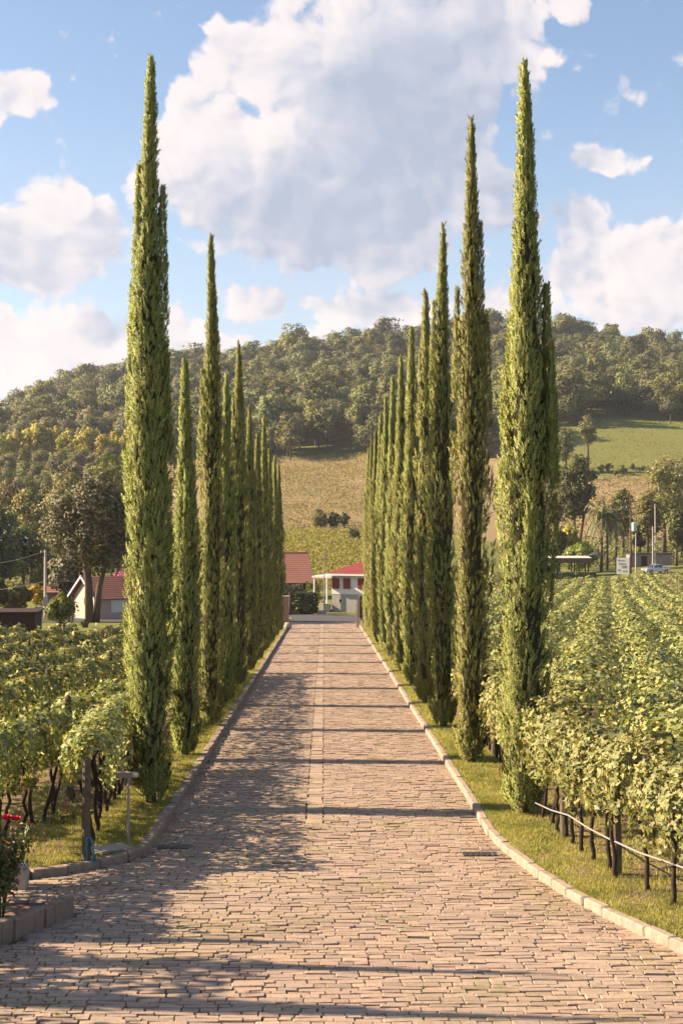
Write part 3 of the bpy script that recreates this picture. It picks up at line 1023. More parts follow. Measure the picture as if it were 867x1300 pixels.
def cypress_mesh(seed, H, Rm, leaders=(), npl=4200, z0=0.12, bow=0.0, ps=.17):
    """foliage of one column: upright lobes covered with sprays"""
    rs = RS(seed)
    lobes = []       # (theta, zb, length, rad, rho scale)
    nl = 92
    for i in range(nl):
        zb = z0 + (H - z0) * (rs.uniform(0, 1) ** 1.05) * .93
        L = rs.uniform(.7, 2.3) * (1 - .35 * zb / H)
        if zb + L > H * .985: L = max(.5, H * .985 - zb)
        lobes.append((rs.uniform(0, 2 * math.pi), zb, L, rs.uniform(.10, .215), rs.uniform(.56, 1.12)))
    cx = lambda z: bow * math.sin(z / H * 3.0)
    pos, axs, ln, nrs = [], [], [], []
    per = int(npl * .90 / nl)
    for (th, zb, L, ra, sc) in lobes:
        n = max(8, int(per * L / 1.6))
        s = rs.uniform(0, 1, n)
        z = zb + s * L
        env = cypress_profile(np.clip((z - z0) / (H - z0), 0, 1)) * Rm
        a = ra * np.sin(np.clip(.18 + s * .82, 0, 1) * math.pi) ** .6 * np.clip(env / (Rm * .6), .35, 1)
        rho = np.maximum(env * sc - a * .75 - .03, .0) * np.interp(s, [0, .35, .8, 1], [.78, 1, 1.0, 1.06])
        phi = rs.normal(0, 1.15, n)         # mostly the outer side of the lobe
        r = a * rs.uniform(.7, 1.1, n)
        ux, uy = np.cos(th), np.sin(th)
        ox = rho * ux + r * (np.cos(phi) * ux - np.sin(phi) * uy)
        oy = rho * uy + r * (np.cos(phi) * uy + np.sin(phi) * ux)
        pos.append(np.stack([ox, oy, z], 1))
        o = np.stack([np.cos(phi) * ux - np.sin(phi) * uy, np.cos(phi) * uy + np.sin(phi) * ux, np.zeros(n)], 1)
        axs.append(np.stack([o[:, 0] * .30, o[:, 1] * .30, np.ones(n)], 1) + rs.normal(0, .13, (n, 3)))
        nrs.append(o * .42 + np.array([ux, uy, 0]) * .75)
        ln.append(ps * rs.uniform(.7, 1.3, n) * np.interp(z / H, [0, .7, 1], [1, .95, .62]))
    # filling layer
    n = int(npl * .26)
    z = z0 + (H - z0) * rs.uniform(0, 1, n) ** .95
    th = rs.uniform(0, 2 * math.pi, n)
    env = cypress_profile(np.clip((z - z0) / (H - z0), 0, 1)) * Rm
    lump = 1 + .12 * np.sin(th * 3 + z * 1.1 + seed) + .10 * np.sin(th * 7 - z * .7)
    rho = env * lump * rs.uniform(.50, .80, n)
    pos.append(np.stack([rho * np.cos(th), rho * np.sin(th), z], 1))
    axs.append(np.stack([np.cos(th) * .25, np.sin(th) * .25, np.ones(n)], 1) + rs.normal(0, .12, (n, 3)))
    ln.append(ps * rs.uniform(.7, 1.25, n))
    nrs.append(np.stack([np.cos(th), np.sin(th), np.zeros(n)], 1))
    # skirt hanging to the ground
    n = 230
    z = rs.uniform(.02, .55, n); th = rs.uniform(0, 2 * math.pi, n)
    rho = Rm * np.interp(z, [0, .3, .55], [.42, .62, .74]) * rs.uniform(.7, 1.08, n)
    pos.append(np.stack([rho * np.cos(th), rho * np.sin(th), z], 1))
    axs.append(np.stack([np.cos(th) * .32, np.sin(th) * .32, np.ones(n)], 1) + rs.normal(0, .15, (n, 3)))
    ln.append(rs.uniform(.18, .32, n))
    nrs.append(np.stack([np.cos(th), np.sin(th), np.zeros(n)], 1))
    # leader tip and side leaders
    for (ang, rho0, ztop, length, rad) in [(0, 0, H, 2.2, .10)] + list(leaders):
        n = int(.024 * npl * length)
        s = rs.uniform(0, 1, n)
        z = ztop - length * (1 - s)
        th = rs.uniform(0, 2 * math.pi, n)
        r = rad * (1 - s) ** .7 * rs.uniform(.5, 1.05, n) + .008
        px_ = rho0 * math.cos(ang); py_ = rho0 * math.sin(ang)
        pos.append(np.stack([px_ + r * np.cos(th), py_ + r * np.sin(th), z - .18], 1))
        axs.append(np.stack([np.cos(th) * .22, np.sin(th) * .22, np.ones(n)], 1) + rs.normal(0, .10, (n, 3)))
        ln.append(ps * rs.uniform(.6, 1.1, n))
        nrs.append(np.stack([np.cos(th), np.sin(th), np.zeros(n)], 1))
    pos, axs, ln = np.concatenate(pos), norm(np.concatenate(axs)), np.concatenate(ln)
    nrs = np.concatenate(nrs)
    nrs = norm(nrs + rs.normal(0, .20, nrs.shape) + np.array([0, 0, .06]))
    pos[:, 0] += np.vectorize(cx)(pos[:, 2])
    VV, FF, vals, NN = [], [], [], []
    off = 0
    which = rs.randint(0, 5, len(pos))
    for k in range(5):
        tv, tf = plume_template(rs)
        m = which == k
        P, A, L = pos[m], axs[m], ln[m]
        t, b, nn = frames(A, rs)
        wd = L * rs.uniform(.8, 1.25, len(L))
        V, F = scatter(tv, tf, P, t, b, nn, np.stack([wd, wd, L], 1))
        VV.append(V); FF.append(F + off); off += len(V)
        fl = V.reshape(len(P), len(tv), 3) - P[:, None, :]
        ax_ = A[:, None, :]
        fl = fl - (fl * ax_).sum(2, keepdims=True) * ax_
        NN.append(norm(np.repeat(nrs[m], len(tv), 0) * .9 + norm(fl.reshape(-1, 3)) * .28))
        pv = np.repeat(rs.uniform(0, 1, len(P)), len(tv))
        vals.append(np.clip(pv + rs.uniform(-.02, .02, len(pv)), 0, 1))
    V, F, vals, NN = np.concatenate(VV), np.concatenate(FF), np.concatenate(vals), np.concatenate(NN)
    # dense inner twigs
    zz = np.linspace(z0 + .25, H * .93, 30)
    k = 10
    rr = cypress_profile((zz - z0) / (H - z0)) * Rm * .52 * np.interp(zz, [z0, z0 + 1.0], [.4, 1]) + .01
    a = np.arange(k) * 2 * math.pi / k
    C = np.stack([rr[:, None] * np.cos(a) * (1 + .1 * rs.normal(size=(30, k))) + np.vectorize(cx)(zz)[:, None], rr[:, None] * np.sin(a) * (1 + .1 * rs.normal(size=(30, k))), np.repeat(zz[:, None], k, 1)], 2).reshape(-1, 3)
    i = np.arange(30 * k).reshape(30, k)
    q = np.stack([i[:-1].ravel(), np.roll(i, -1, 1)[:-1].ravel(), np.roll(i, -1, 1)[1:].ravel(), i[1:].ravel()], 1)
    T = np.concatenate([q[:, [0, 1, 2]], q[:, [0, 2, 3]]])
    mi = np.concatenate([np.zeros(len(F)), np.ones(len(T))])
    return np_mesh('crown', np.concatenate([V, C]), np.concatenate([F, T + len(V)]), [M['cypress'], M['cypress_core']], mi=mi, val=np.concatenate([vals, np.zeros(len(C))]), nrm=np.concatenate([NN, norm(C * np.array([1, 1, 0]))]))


def cypress_trunk(H, seed):
    r = random.Random(seed)
    b = MB()
    n = 8
    pts = [(r.uniform(-.01, .01) * (i > 1), r.uniform(-.01, .01) * (i > 1), -.12 + (H * .9 + .12) * (i / n) ** 1.4) for i in range(n + 1)]
    b.tube(pts, [.085 * (1 - .93 * (i / n) ** .7) + (.02 if i == 0 else 0) for i in range(n + 1)], 8)
    return b.mesh('trunk', M['bark'], smooth=True)


# per tree: distance, top px y, max width px, optional base px x   (read off the photograph)
ORD = ['nearest', 'second', 'third', 'fourth', 'fifth', 'sixth', 'seventh', 'eighth', 'ninth', 'tenth', 'eleventh', 'twelfth', 'thirteenth', 'fourteenth', 'fifteenth', 'sixteenth']
RIGHT = [(23.9, 86, 78), (30.2, 155, 54), (37.0, 288, 45), (43.6, 374, 36), (50.5, 420, 32), (57.5, 455, 28), (64.5, 482, 25), (71.5, 506, 23), (78.5, 530, 20), (85.5, 548, 18), (93, 562, 17), (99.5, 572, 16)]
LEFT = [(25.0, 78, 64), (31.4, 464, 40), (37.4, 305, 40), (44.0, 480, 32), (50.5, 440, 30), (57.5, 520, 24), (64.5, 552, 23), (71.5, 532, 22), (79, 572, 20), (87, 582, 18), (95, 592, 17)]
LXOFF = {0: -3.03, 1: -3.06, 2: -2.98}
RXOFF = {0: 3.36, 1: 3.12, 2: 3.1}
SPEC = {
    ('R', 0): dict(leaders=[(2.5, .38, 7.6, 2.2, .10), (.2, .36, 9.0, 2.6, .09), (-.4, .42, 8.0, 2.2, .09), (-1.6, .38, 5.6, 1.6, .11)]),
    ('R', 1): dict(leaders=[(.1, .20, 11.6, 3.2, .11), (2.9, .30, 10.2, 2.4, .10), (-.3, .34, 9.6, 2.4, .10)]),
    ('L', 0): dict(leaders=[(3.0, .19, 11.3, 3.0, .12), (.15, .23, 10.9, 3.2, .13), (.4, .30, 8.2, 2.0, .10), (2.6, .36, 9.2, 2.4, .10)]),
}
_cache = {}


def cypress(row, i, d, ytop, wpx):
    side = 1 if row == 'R' else -1
    x = (RXOFF if side > 0 else LXOFF).get(i, 3.1 * side * (1 if side > 0 else .975))
    z = float(surf(x, d)[0])
    H = EYE + (650 - ytop) / FPX * d - z
    Rm = max(.36, wpx / FPX * d / 2 * .95)
    var = ('%s%d' % (row, i)) if i < 3 else 'v%d' % ((i * 2 + (side > 0)) % 3)
    if var not in _cache:
        if i < 3:
            sp = SPEC.get((row, i), dict(leaders=[(R.uniform(0, 6), .22, H * .86, 2.2, .10), (R.uniform(0, 6), .26, H * .74, 2.0, .10)]))
            npl = 8600 if i == 0 else 5600
            _cache[var] = (cypress_mesh(31 + i * 7 + (side > 0) * 50, H, Rm, npl=npl, bow=.05 * side * (1 - i), **sp), H, Rm, cypress_trunk(H, i))
        else:
            _cache[var] = (cypress_mesh(100 + len(_cache), 12.0, .46, leaders=[(R.uniform(0, 6), .2, 10.4, 2.4, .10), (R.uniform(0, 6), .25, 9.2, 2.2, .1)], npl=4000, ps=.23, bow=R.uniform(-.06, .06)), 12.0, .46, cypress_trunk(12.0, i))
    me, H0, R0, tr = _cache[var]
    sidew = 'right' if side > 0 else 'left'
    t = empty('cypress_tree', (x, d, z), 0 if i < 3 else R.uniform(0, 6.28))
    look = {('R', 0): 'tall slender cypress with narrow spire, nearest of the right row',
            ('R', 1): 'cypress with a second spire beside its tip, second of the right row',
            ('R', 2): 'cypress with smooth tapering tip, third of the right row',
            ('L', 0): 'tallest cypress with forked spires, nearest of the left row',
            ('L', 1): 'short dark cypress behind the nearest one, second of the left row',
            ('L', 2): 'slender cypress with sharp single tip, third of the left row'}
    tag(t, look.get((row, i), 'columnar green cypress, %s from the camera in the %s row' % (ORD[i], sidew)), 'tree', 'cypresses lining the cobbled avenue')
    c = link(bpy.data.objects.new('crown', me), t)
    c.scale = (Rm / R0, Rm / R0, H / H0)
    k = link(bpy.data.objects.new('trunk', tr), t)
    k.scale = (Rm / R0, Rm / R0, H / H0)


for i, a in enumerate(RIGHT): cypress('R', i, *a)
for i, a in enumerate(LEFT): cypress('L', i, *a)

# ------------------------------------------------------------------ vines
LEAF_V = np.array([(0, -.05, 0), (.42, -.16, .10), (.52, .34, .06), (.16, .36, -.02), (0, .80, .06), (-.16, .36, -.02), (-.52, .34, .06), (-.42, -.16, .10)])
LEAF_F = np.array([(0, 1, 2), (0, 2, 3), (0, 3, 4), (0, 4, 5), (0, 5, 6), (0, 6, 7)])
QUAD_V = np.array([(0, -.4, 0), (.46, 0, .10), (0, .5, 0), (-.46, 0, .10)])
QUAD_F = np.array([(0, 1, 2), (0, 2, 3)])
leaf_meshes = [np_mesh('leaf', LEAF_V, LEAF_F, M['vine'], val=np.full(8, v)) for v in (.05, .17, .31, .46, .62, .77, .9)]


def vine_leaves(rs, pts, hw, zlo, zhi, cover, sizef, ph, toponly=False, maxlen=None):
    """leaf positions, normals and sizes along a polyline of (x, y)"""
    P = np.array(pts, float)
    seg = np.linalg.norm(np.diff(P, axis=0), axis=1)
    cum = np.concatenate([[0], np.cumsum(seg)])
    per = 2.0 if toponly else 2.6
    out_p, out_n, out_s, out_h = [], [], [], []
    step = 1.0
    for s0 in np.arange(0, cum[-1], step):
        s1 = min(s0 + step, cum[-1])
        sm = (s0 + s1) / 2
        ym = np.interp(sm, cum, P[:, 1]); xm = np.interp(sm, cum, P[:, 0])
        ppx = 433 + (xm - ym * math.tan(YAW)) / ym * FPX
        if ppx < -170 or ppx > 1040: continue
        sz = sizef(ym)
        n = int((s1 - s0) * per * cover / (.55 * sz * sz))
        s = rs.uniform(s0, s1, n)
        x = np.interp(s, cum, P[:, 0]); y = np.interp(s, cum, P[:, 1])
        j = np.clip(np.searchsorted(cum, s) - 1, 0, len(seg) - 1)
        dr = np.diff(P, axis=0)[j] / seg[j][:, None]
        nx, ny = -dr[:, 1], dr[:, 0]
        if toponly:
            a = rs.uniform(-.15, math.pi + .15, n)
        else:
            a = rs.uniform(-.75, math.pi + .75, n)
        # bulges along the row, one per vine, and random gaps
        bul = 1 + (.26 if toponly else .15) * np.sin(s * 5.7 + ph) * np.cos(s * 1.9 + ph * 2) + .13 * np.sin(s * 12.1 + ph * 3 + a * 2)
        hz = (zhi - zlo) / 2
        ca, sa = np.cos(a), np.sin(a)
        sq = (np.abs(ca) ** 3 + np.abs(sa) ** 3) ** (-1 / 3)
        rr = bul * sq * rs.uniform(.70, 1.06, n) ** .7
        lat = ca * rr * hw
        zc = (zlo + zhi) / 2 + sa * rr * hz + .07 * np.sin(s * 2.3 + ph) + (.10 * np.sin(s * 4.1 + ph * 5) if toponly else 0)
        if toponly: lat = lat + .16 * np.sin(s * 1.7 + ph * 3) + .10 * np.sin(s * 3.9 + ph)
        # a few long shoots
        sh = rs.uniform(0, 1, n) < .025
        zc = zc + np.where(sh & (sa > .3), rs.uniform(.05, .28, n), 0)
        if toponly:   # ragged holes between neighbouring rows
            kp = ~((np.abs(ca * sq) > .52) & (np.sin(s * .9 + ph * 7) + .6 * np.sin(s * 2.3 + ph * 4) + rs.normal(0, .25, n) > .12))
            x, y, nx, ny, lat, zc, ca, sa = (q[kp] for q in (x, y, nx, ny, lat, zc, ca, sa)); n = len(x)
        out_p.append(np.stack([x + nx * lat, y + ny * lat, zc], 1))
        nn = np.stack([nx * ca * 1.0, ny * ca * 1.0, np.maximum(sa, -.1) + .12], 1) + rs.normal(0, .50, (n, 3))
        out_n.append(nn)
        out_h.append(np.stack([nx * ca, ny * ca, sa], 1))
        out_s.append(sz * rs.uniform(.65, 1.25, n))
    if not out_p:
        return np.zeros((0, 3)), np.zeros((0, 3)), np.zeros(0)
    Q = np.concatenate(out_p)
    vine_leaves.hn = np.concatenate(out_h)
    Q[:, 2] += surf(Q[:, 0], Q[:, 1])
    return Q, norm(np.concatenate(out_n)), np.concatenate(out_s)


trunk_meshes, post_meshes = [], []
for k in range(6):
    b = MB()
    r_ = random.Random(40 + k)
    n = 7
    pts = [(r_.uniform(-.028, .028) * (i > 0), r_.uniform(-.028, .028) * (i > 0), -.06 + 1.16 * i / n) for i in range(n + 1)]
    b.tube(pts, [.042, .030, .034, .026, .030, .024, .026, .018], 7)
    # arms of the vine
    for sg in (-1, 1):
        b.tube([pts[-2], (pts[-2][0] + .02, sg * .16, 1.06), (0, sg * .42, 1.12)], [.02, .016, .010], 5)
    trunk_meshes.append(b.mesh('vine_trunk', M['vine_bark'], smooth=True))
for k in range(3):
    b = MB()
    r_ = random.Random(60 + k)
    b.tube([(r_.uniform(-.012, .012), r_.uniform(-.012, .012), z) for z in (-.2, .3, .8, 1.3, 1.66, 1.675)], [.066, .064, .062, .060, .058, .046], 10)
    post_meshes.append(b.mesh('post', M['post_wood'], smooth=False))


def along(pts, s):
    P = np.array(pts, float)
    seg = np.linalg.norm(np.diff(P, axis=0), axis=1)
    cum = np.concatenate([[0], np.cumsum(seg)])
    return float(np.interp(s, cum, P[:, 0])), float(np.interp(s, cum, P[:, 1])), cum[-1]


def vine_row(pts, label, group, seed, hw=.34, zlo=.85, zhi=1.85, cover=1.15, sizef=None, toponly=False, trunks=None, posts=None, singles=0, post_every=None, postmax=1e9, posth=1.12):
    rs = RS(seed)
    x0, y0 = pts[0]
    root = empty('vine_row', (x0, y0, float(surf(x0, y0)[0])))
    tag(root, label, 'vine row', group)
    inv = Vector(root.location)
    sizef = sizef or (lambda y: .080 + .0016 * max(y - 15, 0))
    Q, N, S = vine_leaves(rs, pts, hw, zlo, zhi, cover, sizef, rs.uniform(0, 6), toponly)
    if len(Q):
        keep = np.ones(len(Q), bool)
        HN = vine_leaves.hn
        t, b, n = frames(N, rs, ((0, 0, -1), .45))
        # nearest, best visible leaves become parts of their own
        if singles:
            lx = (Q[:, 0] - Q[:, 1] * math.tan(YAW)) / Q[:, 1]
            py = 650 + (EYE - Q[:, 2]) / Q[:, 1] * FPX
            view = np.array([0, 0, EYE]) - Q
            face = (norm(view) * n).sum(1)
            score = S / Q[:, 1] * np.clip(face, 0, 1) * (np.abs(lx) < .235) * (py < 1280)
            for i in np.argsort(-score)[:singles]:
                keep[i] = False
                o = bpy.data.objects.new('leaf', leaf_meshes[rs.randint(0, 7)])
                mm = Matrix((tuple(t[i]) + (0,), tuple(b[i]) + (0,), tuple(n[i]) + (0,), (0, 0, 0, 1))).transposed()
                # columns: t, b, n  (template x=b, y=t)
                mm = Matrix(((b[i][0], t[i][0], n[i][0]), (b[i][1], t[i][1], n[i][1]), (b[i][2], t[i][2], n[i][2])))
                if mm.determinant() < 0:
                    mm = Matrix(((-b[i][0], t[i][0], n[i][0]), (-b[i][1], t[i][1], n[i][1]), (-b[i][2], t[i][2], n[i][2])))
                o.matrix_basis = Matrix.Translation(Vector(Q[i]) - inv) @ mm.to_4x4() @ Matrix.Scale(float(S[i]), 4)
                link(o, root)
        Q, S, t, b, n = Q[keep], S[keep], t[keep], b[keep], n[keep]
        nearm = Q[:, 1] < 23
        VV, FF, vv, nv = [], [], [], []
        off = 0
        HN = HN[keep]
        for m, tv, tf in ((nearm, LEAF_V, LEAF_F), (~nearm, QUAD_V, QUAD_F)):
            if m.sum() == 0: continue
            V, F = scatter(tv, tf, Q[m] - np.array(inv), b[m], t[m], n[m], S[m])
            VV.append(V); FF.append(F + off); off += len(V)
            vv.append(np.repeat(rs.uniform(0, 1, m.sum()), len(tv)))
            nv.append(np.repeat(norm(n[m] * .65 + HN[m] * .75), len(tv), 0))
        o = np_obj('foliage', np.concatenate(VV), np.concatenate(FF), M['vine'], root, val=np.concatenate(vv), nrm=np.concatenate(nv))
        o['kind'] = 'stuff'
    L = along(pts, 0)[2]
    if trunks:
        s = .35
        while s < min(L, trunks):
            x, y, _ = along(pts, s)
            x2, y2, _ = along(pts, min(s + .3, L))
            o = bpy.data.objects.new('vine_trunk', trunk_meshes[rs.randint(0, 6)])
            o.location = Vector((x + rs.normal(0, .04), y, float(surf(x, y)[0]))) - inv
            o.rotation_euler = (rs.normal(0, .09), rs.normal(0, .09), math.atan2(y2 - y, x2 - x) - math.pi / 2 + rs.normal(0, .2) + (math.pi if rs.rand() < .5 else 0))
            o.scale = (1, 1, rs.uniform(.92, 1.06))
            link(o, root)
            s += rs.uniform(.45, .8)
    ss = list(posts or [])
    if post_every:
        ss += list(np.arange(post_every * .6, min(L, postmax), post_every))
    for s in ss:
        x, y, _ = along(pts, s)
        o = bpy.data.objects.new('post', post_meshes[rs.randint(0, 3)])
        o.location = Vector((x, y, float(surf(x, y)[0]))) - inv
        o.rotation_euler = (rs.normal(0, .02), rs.normal(0, .02), rs.uniform(0, 6))
        o.scale = (1, 1, posth)
        link(o, root)
    return root


# right vineyard: the hedge-like row along the verge, then the rows behind it
FR = [(5.4, 12.6), (4.75, 14.6), (4.25, 17.0), (3.92, 18.8), (3.72, 20.5), (3.68, 22.0), (3.72, 26), (3.78, 40), (3.8, 70), (3.8, 110)]
FR = smooth_path(FR, 2)
vine_row(FR, 'front vine row beside the right verge, with bare trunks and pale hose', 'vine rows of the right vineyard', 501, hw=.42, zlo=.72, zhi=1.85, cover=1.7, trunks=26, posts=[6.55, 9.35, 14, 19], singles=300)
RDIR = 0.20
rows = []
for j in range(8):
    rows.append(5.25 + 1.55 * j)
for j in range(1, 20):
    rows.append(5.25 - 1.75 * j)
rows.sort(reverse=True)
mid = [r for r in rows]
for k, x20 in enumerate(mid):
    ys = 20 + max(0, (4.75 - x20) / RDIR)
    # where the row enters the frame on the right
    ye = 206
    if x20 > 5: ys = 20 + (x20 - 5.25) * 2.2
    pts = [(x20 + RDIR * (y - 20), y) for y in np.linspace(ys, ye, 40)]
    if ye - ys < 3: continue
    n_from = k + 1
    lab = 'leafy vine row of the right vineyard, number %d counted from the right picture edge' % n_from
    words = ['outermost', 'second', 'third', 'fourth', 'fifth', 'sixth', 'seventh', 'eighth', 'ninth', 'tenth', 'eleventh', 'twelfth', 'thirteenth', 'fourteenth', 'fifteenth', 'sixteenth', 'seventeenth', 'eighteenth', 'nineteenth', 'twentieth', 'twenty-first', 'twenty-second', 'twenty-third', 'twenty-fourth', 'twenty-fifth', 'twenty-sixth', 'twenty-seventh', 'twenty-eighth']
    lab = 'leafy vine row receding in the right vineyard, %s from the right' % words[k]
    vine_row(pts, lab, 'vine rows of the right vineyard', 600 + k, hw=.95, zlo=.70, zhi=1.85, cover=1.4, toponly=True,
             sizef=lambda y: .098 + .0016 * max(y - 18, 0), trunks=6 if ys < 40 else None)

# left vineyard
PERL = [(-3.36, 20.05), (-3.5, 21.8), (-3.68, 24), (-3.72, 27), (-3.8, 40), (-3.8, 58)]
vine_row(PERL, 'vine row behind the left cypresses, ending at the wooden post', 'vine rows of the left vineyard', 701, hw=.34, zlo=.80, zhi=1.72, cover=.85, trunks=8, posts=[0.0, 11, 22], singles=140, posth=.86)
LW = ['nearest', 'second', 'third', 'fourth', 'fifth', 'sixth', 'seventh', 'eighth', 'ninth', 'tenth', 'eleventh']
for k in range(10):
    x20 = -4.85 - 2.3 * k
    sl = .075
    ys = max(15.5, (abs(x20) - 2.0) / .31)
    ye = min(62, 20 + (-4.45 - x20) / sl) if k > 0 else 30
    pts = [(x20 + sl * (y - 20), y) for y in np.linspace(ys, ye, 24)]
    vine_row(pts, 'sunlit leafy vine row of the left vineyard, %s from the avenue' % LW[k], 'vine rows of the left vineyard', 720 + k, hw=.27, zlo=.70, zhi=1.72, cover=1.7,
             trunks=16 if k < 2 else None, post_every=6.0, singles=160 if k == 0 else 0, sizef=lambda y: .092 + .0017 * max(y - 15, 0))

# ------------------------------------------------------------------ broadleaf trees
def crown_arrays(rs, H, W, cb, nclump, lpc, leaf, shape='round', gap=.9):
    """leaf cards on the shells of many clumps spread through the crown"""
    ch = H * (1 - cb)
    c = rs.normal(size=(nclump, 3))
    c = norm(c) * (rs.uniform(.15, 1, (nclump, 1)) ** .45)
    if shape == 'umbrella':
        c[:, 2] = np.abs(c[:, 2]) * .8
    ctr = np.array([0, 0, H * cb + ch * .5])
    rad = np.array([W / 2 * .74, W / 2 * .74, ch / 2 * .78])
    if shape == 'umbrella':
        ctr[2] = H * cb + ch * .25
        rad[2] = ch * .75
    if shape == 'column':
        rad[:2] *= .9
    C = ctr + c * rad
    cr = W * rs.uniform(.12, .235, nclump) * (1.0 if nclump < 60 else .8)
    N = nclump * lpc
    k = np.repeat(np.arange(nclump), lpc)
    d = norm(rs.normal(size=(N, 3)) + np.array([0, 0, .35]))
    wob = 1 + .22 * np.sin(d[:, 0] * 5 + k) + .18 * np.sin(d[:, 2] * 6 + k * 2.3)
    P = C[k] + d * (cr[k] * wob * rs.uniform(.72, 1.05, N))[:, None] * np.array([1, 1, .82])
    n = norm(d + rs.normal(0, .45, (N, 3)))
    t, b, n = frames(n, rs)
    S = leaf * rs.uniform(.6, 1.3, N)
    V, F = scatter(QUAD_V, QUAD_F, P, b, t, n, S)
    cv = rs.uniform(0, 1, nclump)
    crown_arrays.nrm = np.repeat(norm(norm(P - C[k]) * .8 + norm(P - ctr) * .35 + rs.normal(0, .2, P.shape)), 4, 0)
    vals = np.repeat(np.clip(cv[k] * .4 + rs.uniform(0, .6, N), 0, 1), 4)
    return V, F, vals, C


def limbs(rs, H, cb, C, tr, nl=7, twist=.0, forks=1):
    b = MB()
    top = H * (cb + .25 * (1 - cb))
    if forks == 1:
        pts = [(0, 0, -.3), (rs.normal(0, .02) * H * .3, rs.normal(0, .02) * H * .3, top * .5), (rs.normal(0, .03) * H * .3, rs.normal(0, .03) * H * .3, top)]
        b.tube(pts, [tr * 1.35, tr, tr * .62], 8)
        st = [Vector(pts[2])]
    else:
        st = []
        for q in range(forks):
            a = q * 2 * math.pi / forks + rs.uniform(-.4, .4)
            rr = tr * .8
            p0 = (math.cos(a) * rr, math.sin(a) * rr, -.3); p1 = (math.cos(a) * rr * 1.9, math.sin(a) * rr * 1.9, top * .5); p2 = (math.cos(a) * rr * 4.2, math.sin(a) * rr * 4.2, top)
            b.tube([p0, p1, p2], [tr * .85, tr * .6, tr * .42], 8)
            st.append(Vector(p2))
    pick = C[rs.permutation(len(C))[:nl]]
    for p in pick:
        s = min(st, key=lambda q: (q - Vector(p)).length)
        m = s.lerp(Vector(p), .5) + Vector((0, 0, -.04 * H))
        b.tube([s - Vector((0, 0, .03 * H)), m, Vector(p)], [tr * .45, tr * .28, tr * .1], 6)
    return b


def make_tree(name, loc, H, W, label, group=None, leafmat='forest', cb=.3, nclump=45, lpc=110, leaf=.4, tr=None, forks=1, shape='round', seed=1, cat='tree', rz=0.0, bark='bark'):
    rs = RS(seed)
    V, F, vals, C = crown_arrays(rs, H, W, cb, nclump, lpc, leaf, shape)
    t = empty(name, loc, rz)
    tag(t, label, cat, group)
    np_obj('crown', V, F, M[leafmat], t, val=vals, nrm=crown_arrays.nrm)
    limbs(rs, H, cb, C, tr or H * .022, forks=forks).build('trunk', M[bark], t, smooth=True)
    return t


def copy_tree(o, loc, rz, sc, label=None):
    c = o.copy(); COL.objects.link(c)
    c.location = loc; c.rotation_euler = (0, 0, rz); c.scale = sc
    if label: c['label'] = label
    for ch in o.children:
        k = ch.copy(); COL.objects.link(k); k.parent = c
    return c


def proj_y(pxx, d):
    p = px(pxx, 650, d)
    z = float(zg(p.x, p.y)[0])
    return 650 - (z - EYE) / d * FPX


def find_d(pxx, py, d0=150, d1=860):
    for d in np.arange(d0, d1, 2.0):
        if proj_y(pxx, d) <= py: return float(d)
    return float(d1)


def gpoint(pxx, d):
    p = px(pxx, 650, d)
    return Vector((p.x, p.y, float(zg(p.x, p.y)[0])))


def tree_px(name, pxx, d, ytop, wpx, label, **kw):
    g = gpoint(pxx, d)
    H = EYE + (650 - ytop) / FPX * d - g.z
    return make_tree(name, g - Vector((0, 0, .05)), H, wpx / FPX * d, label, **kw)


# ---- the wooded hill
forest_protos = []


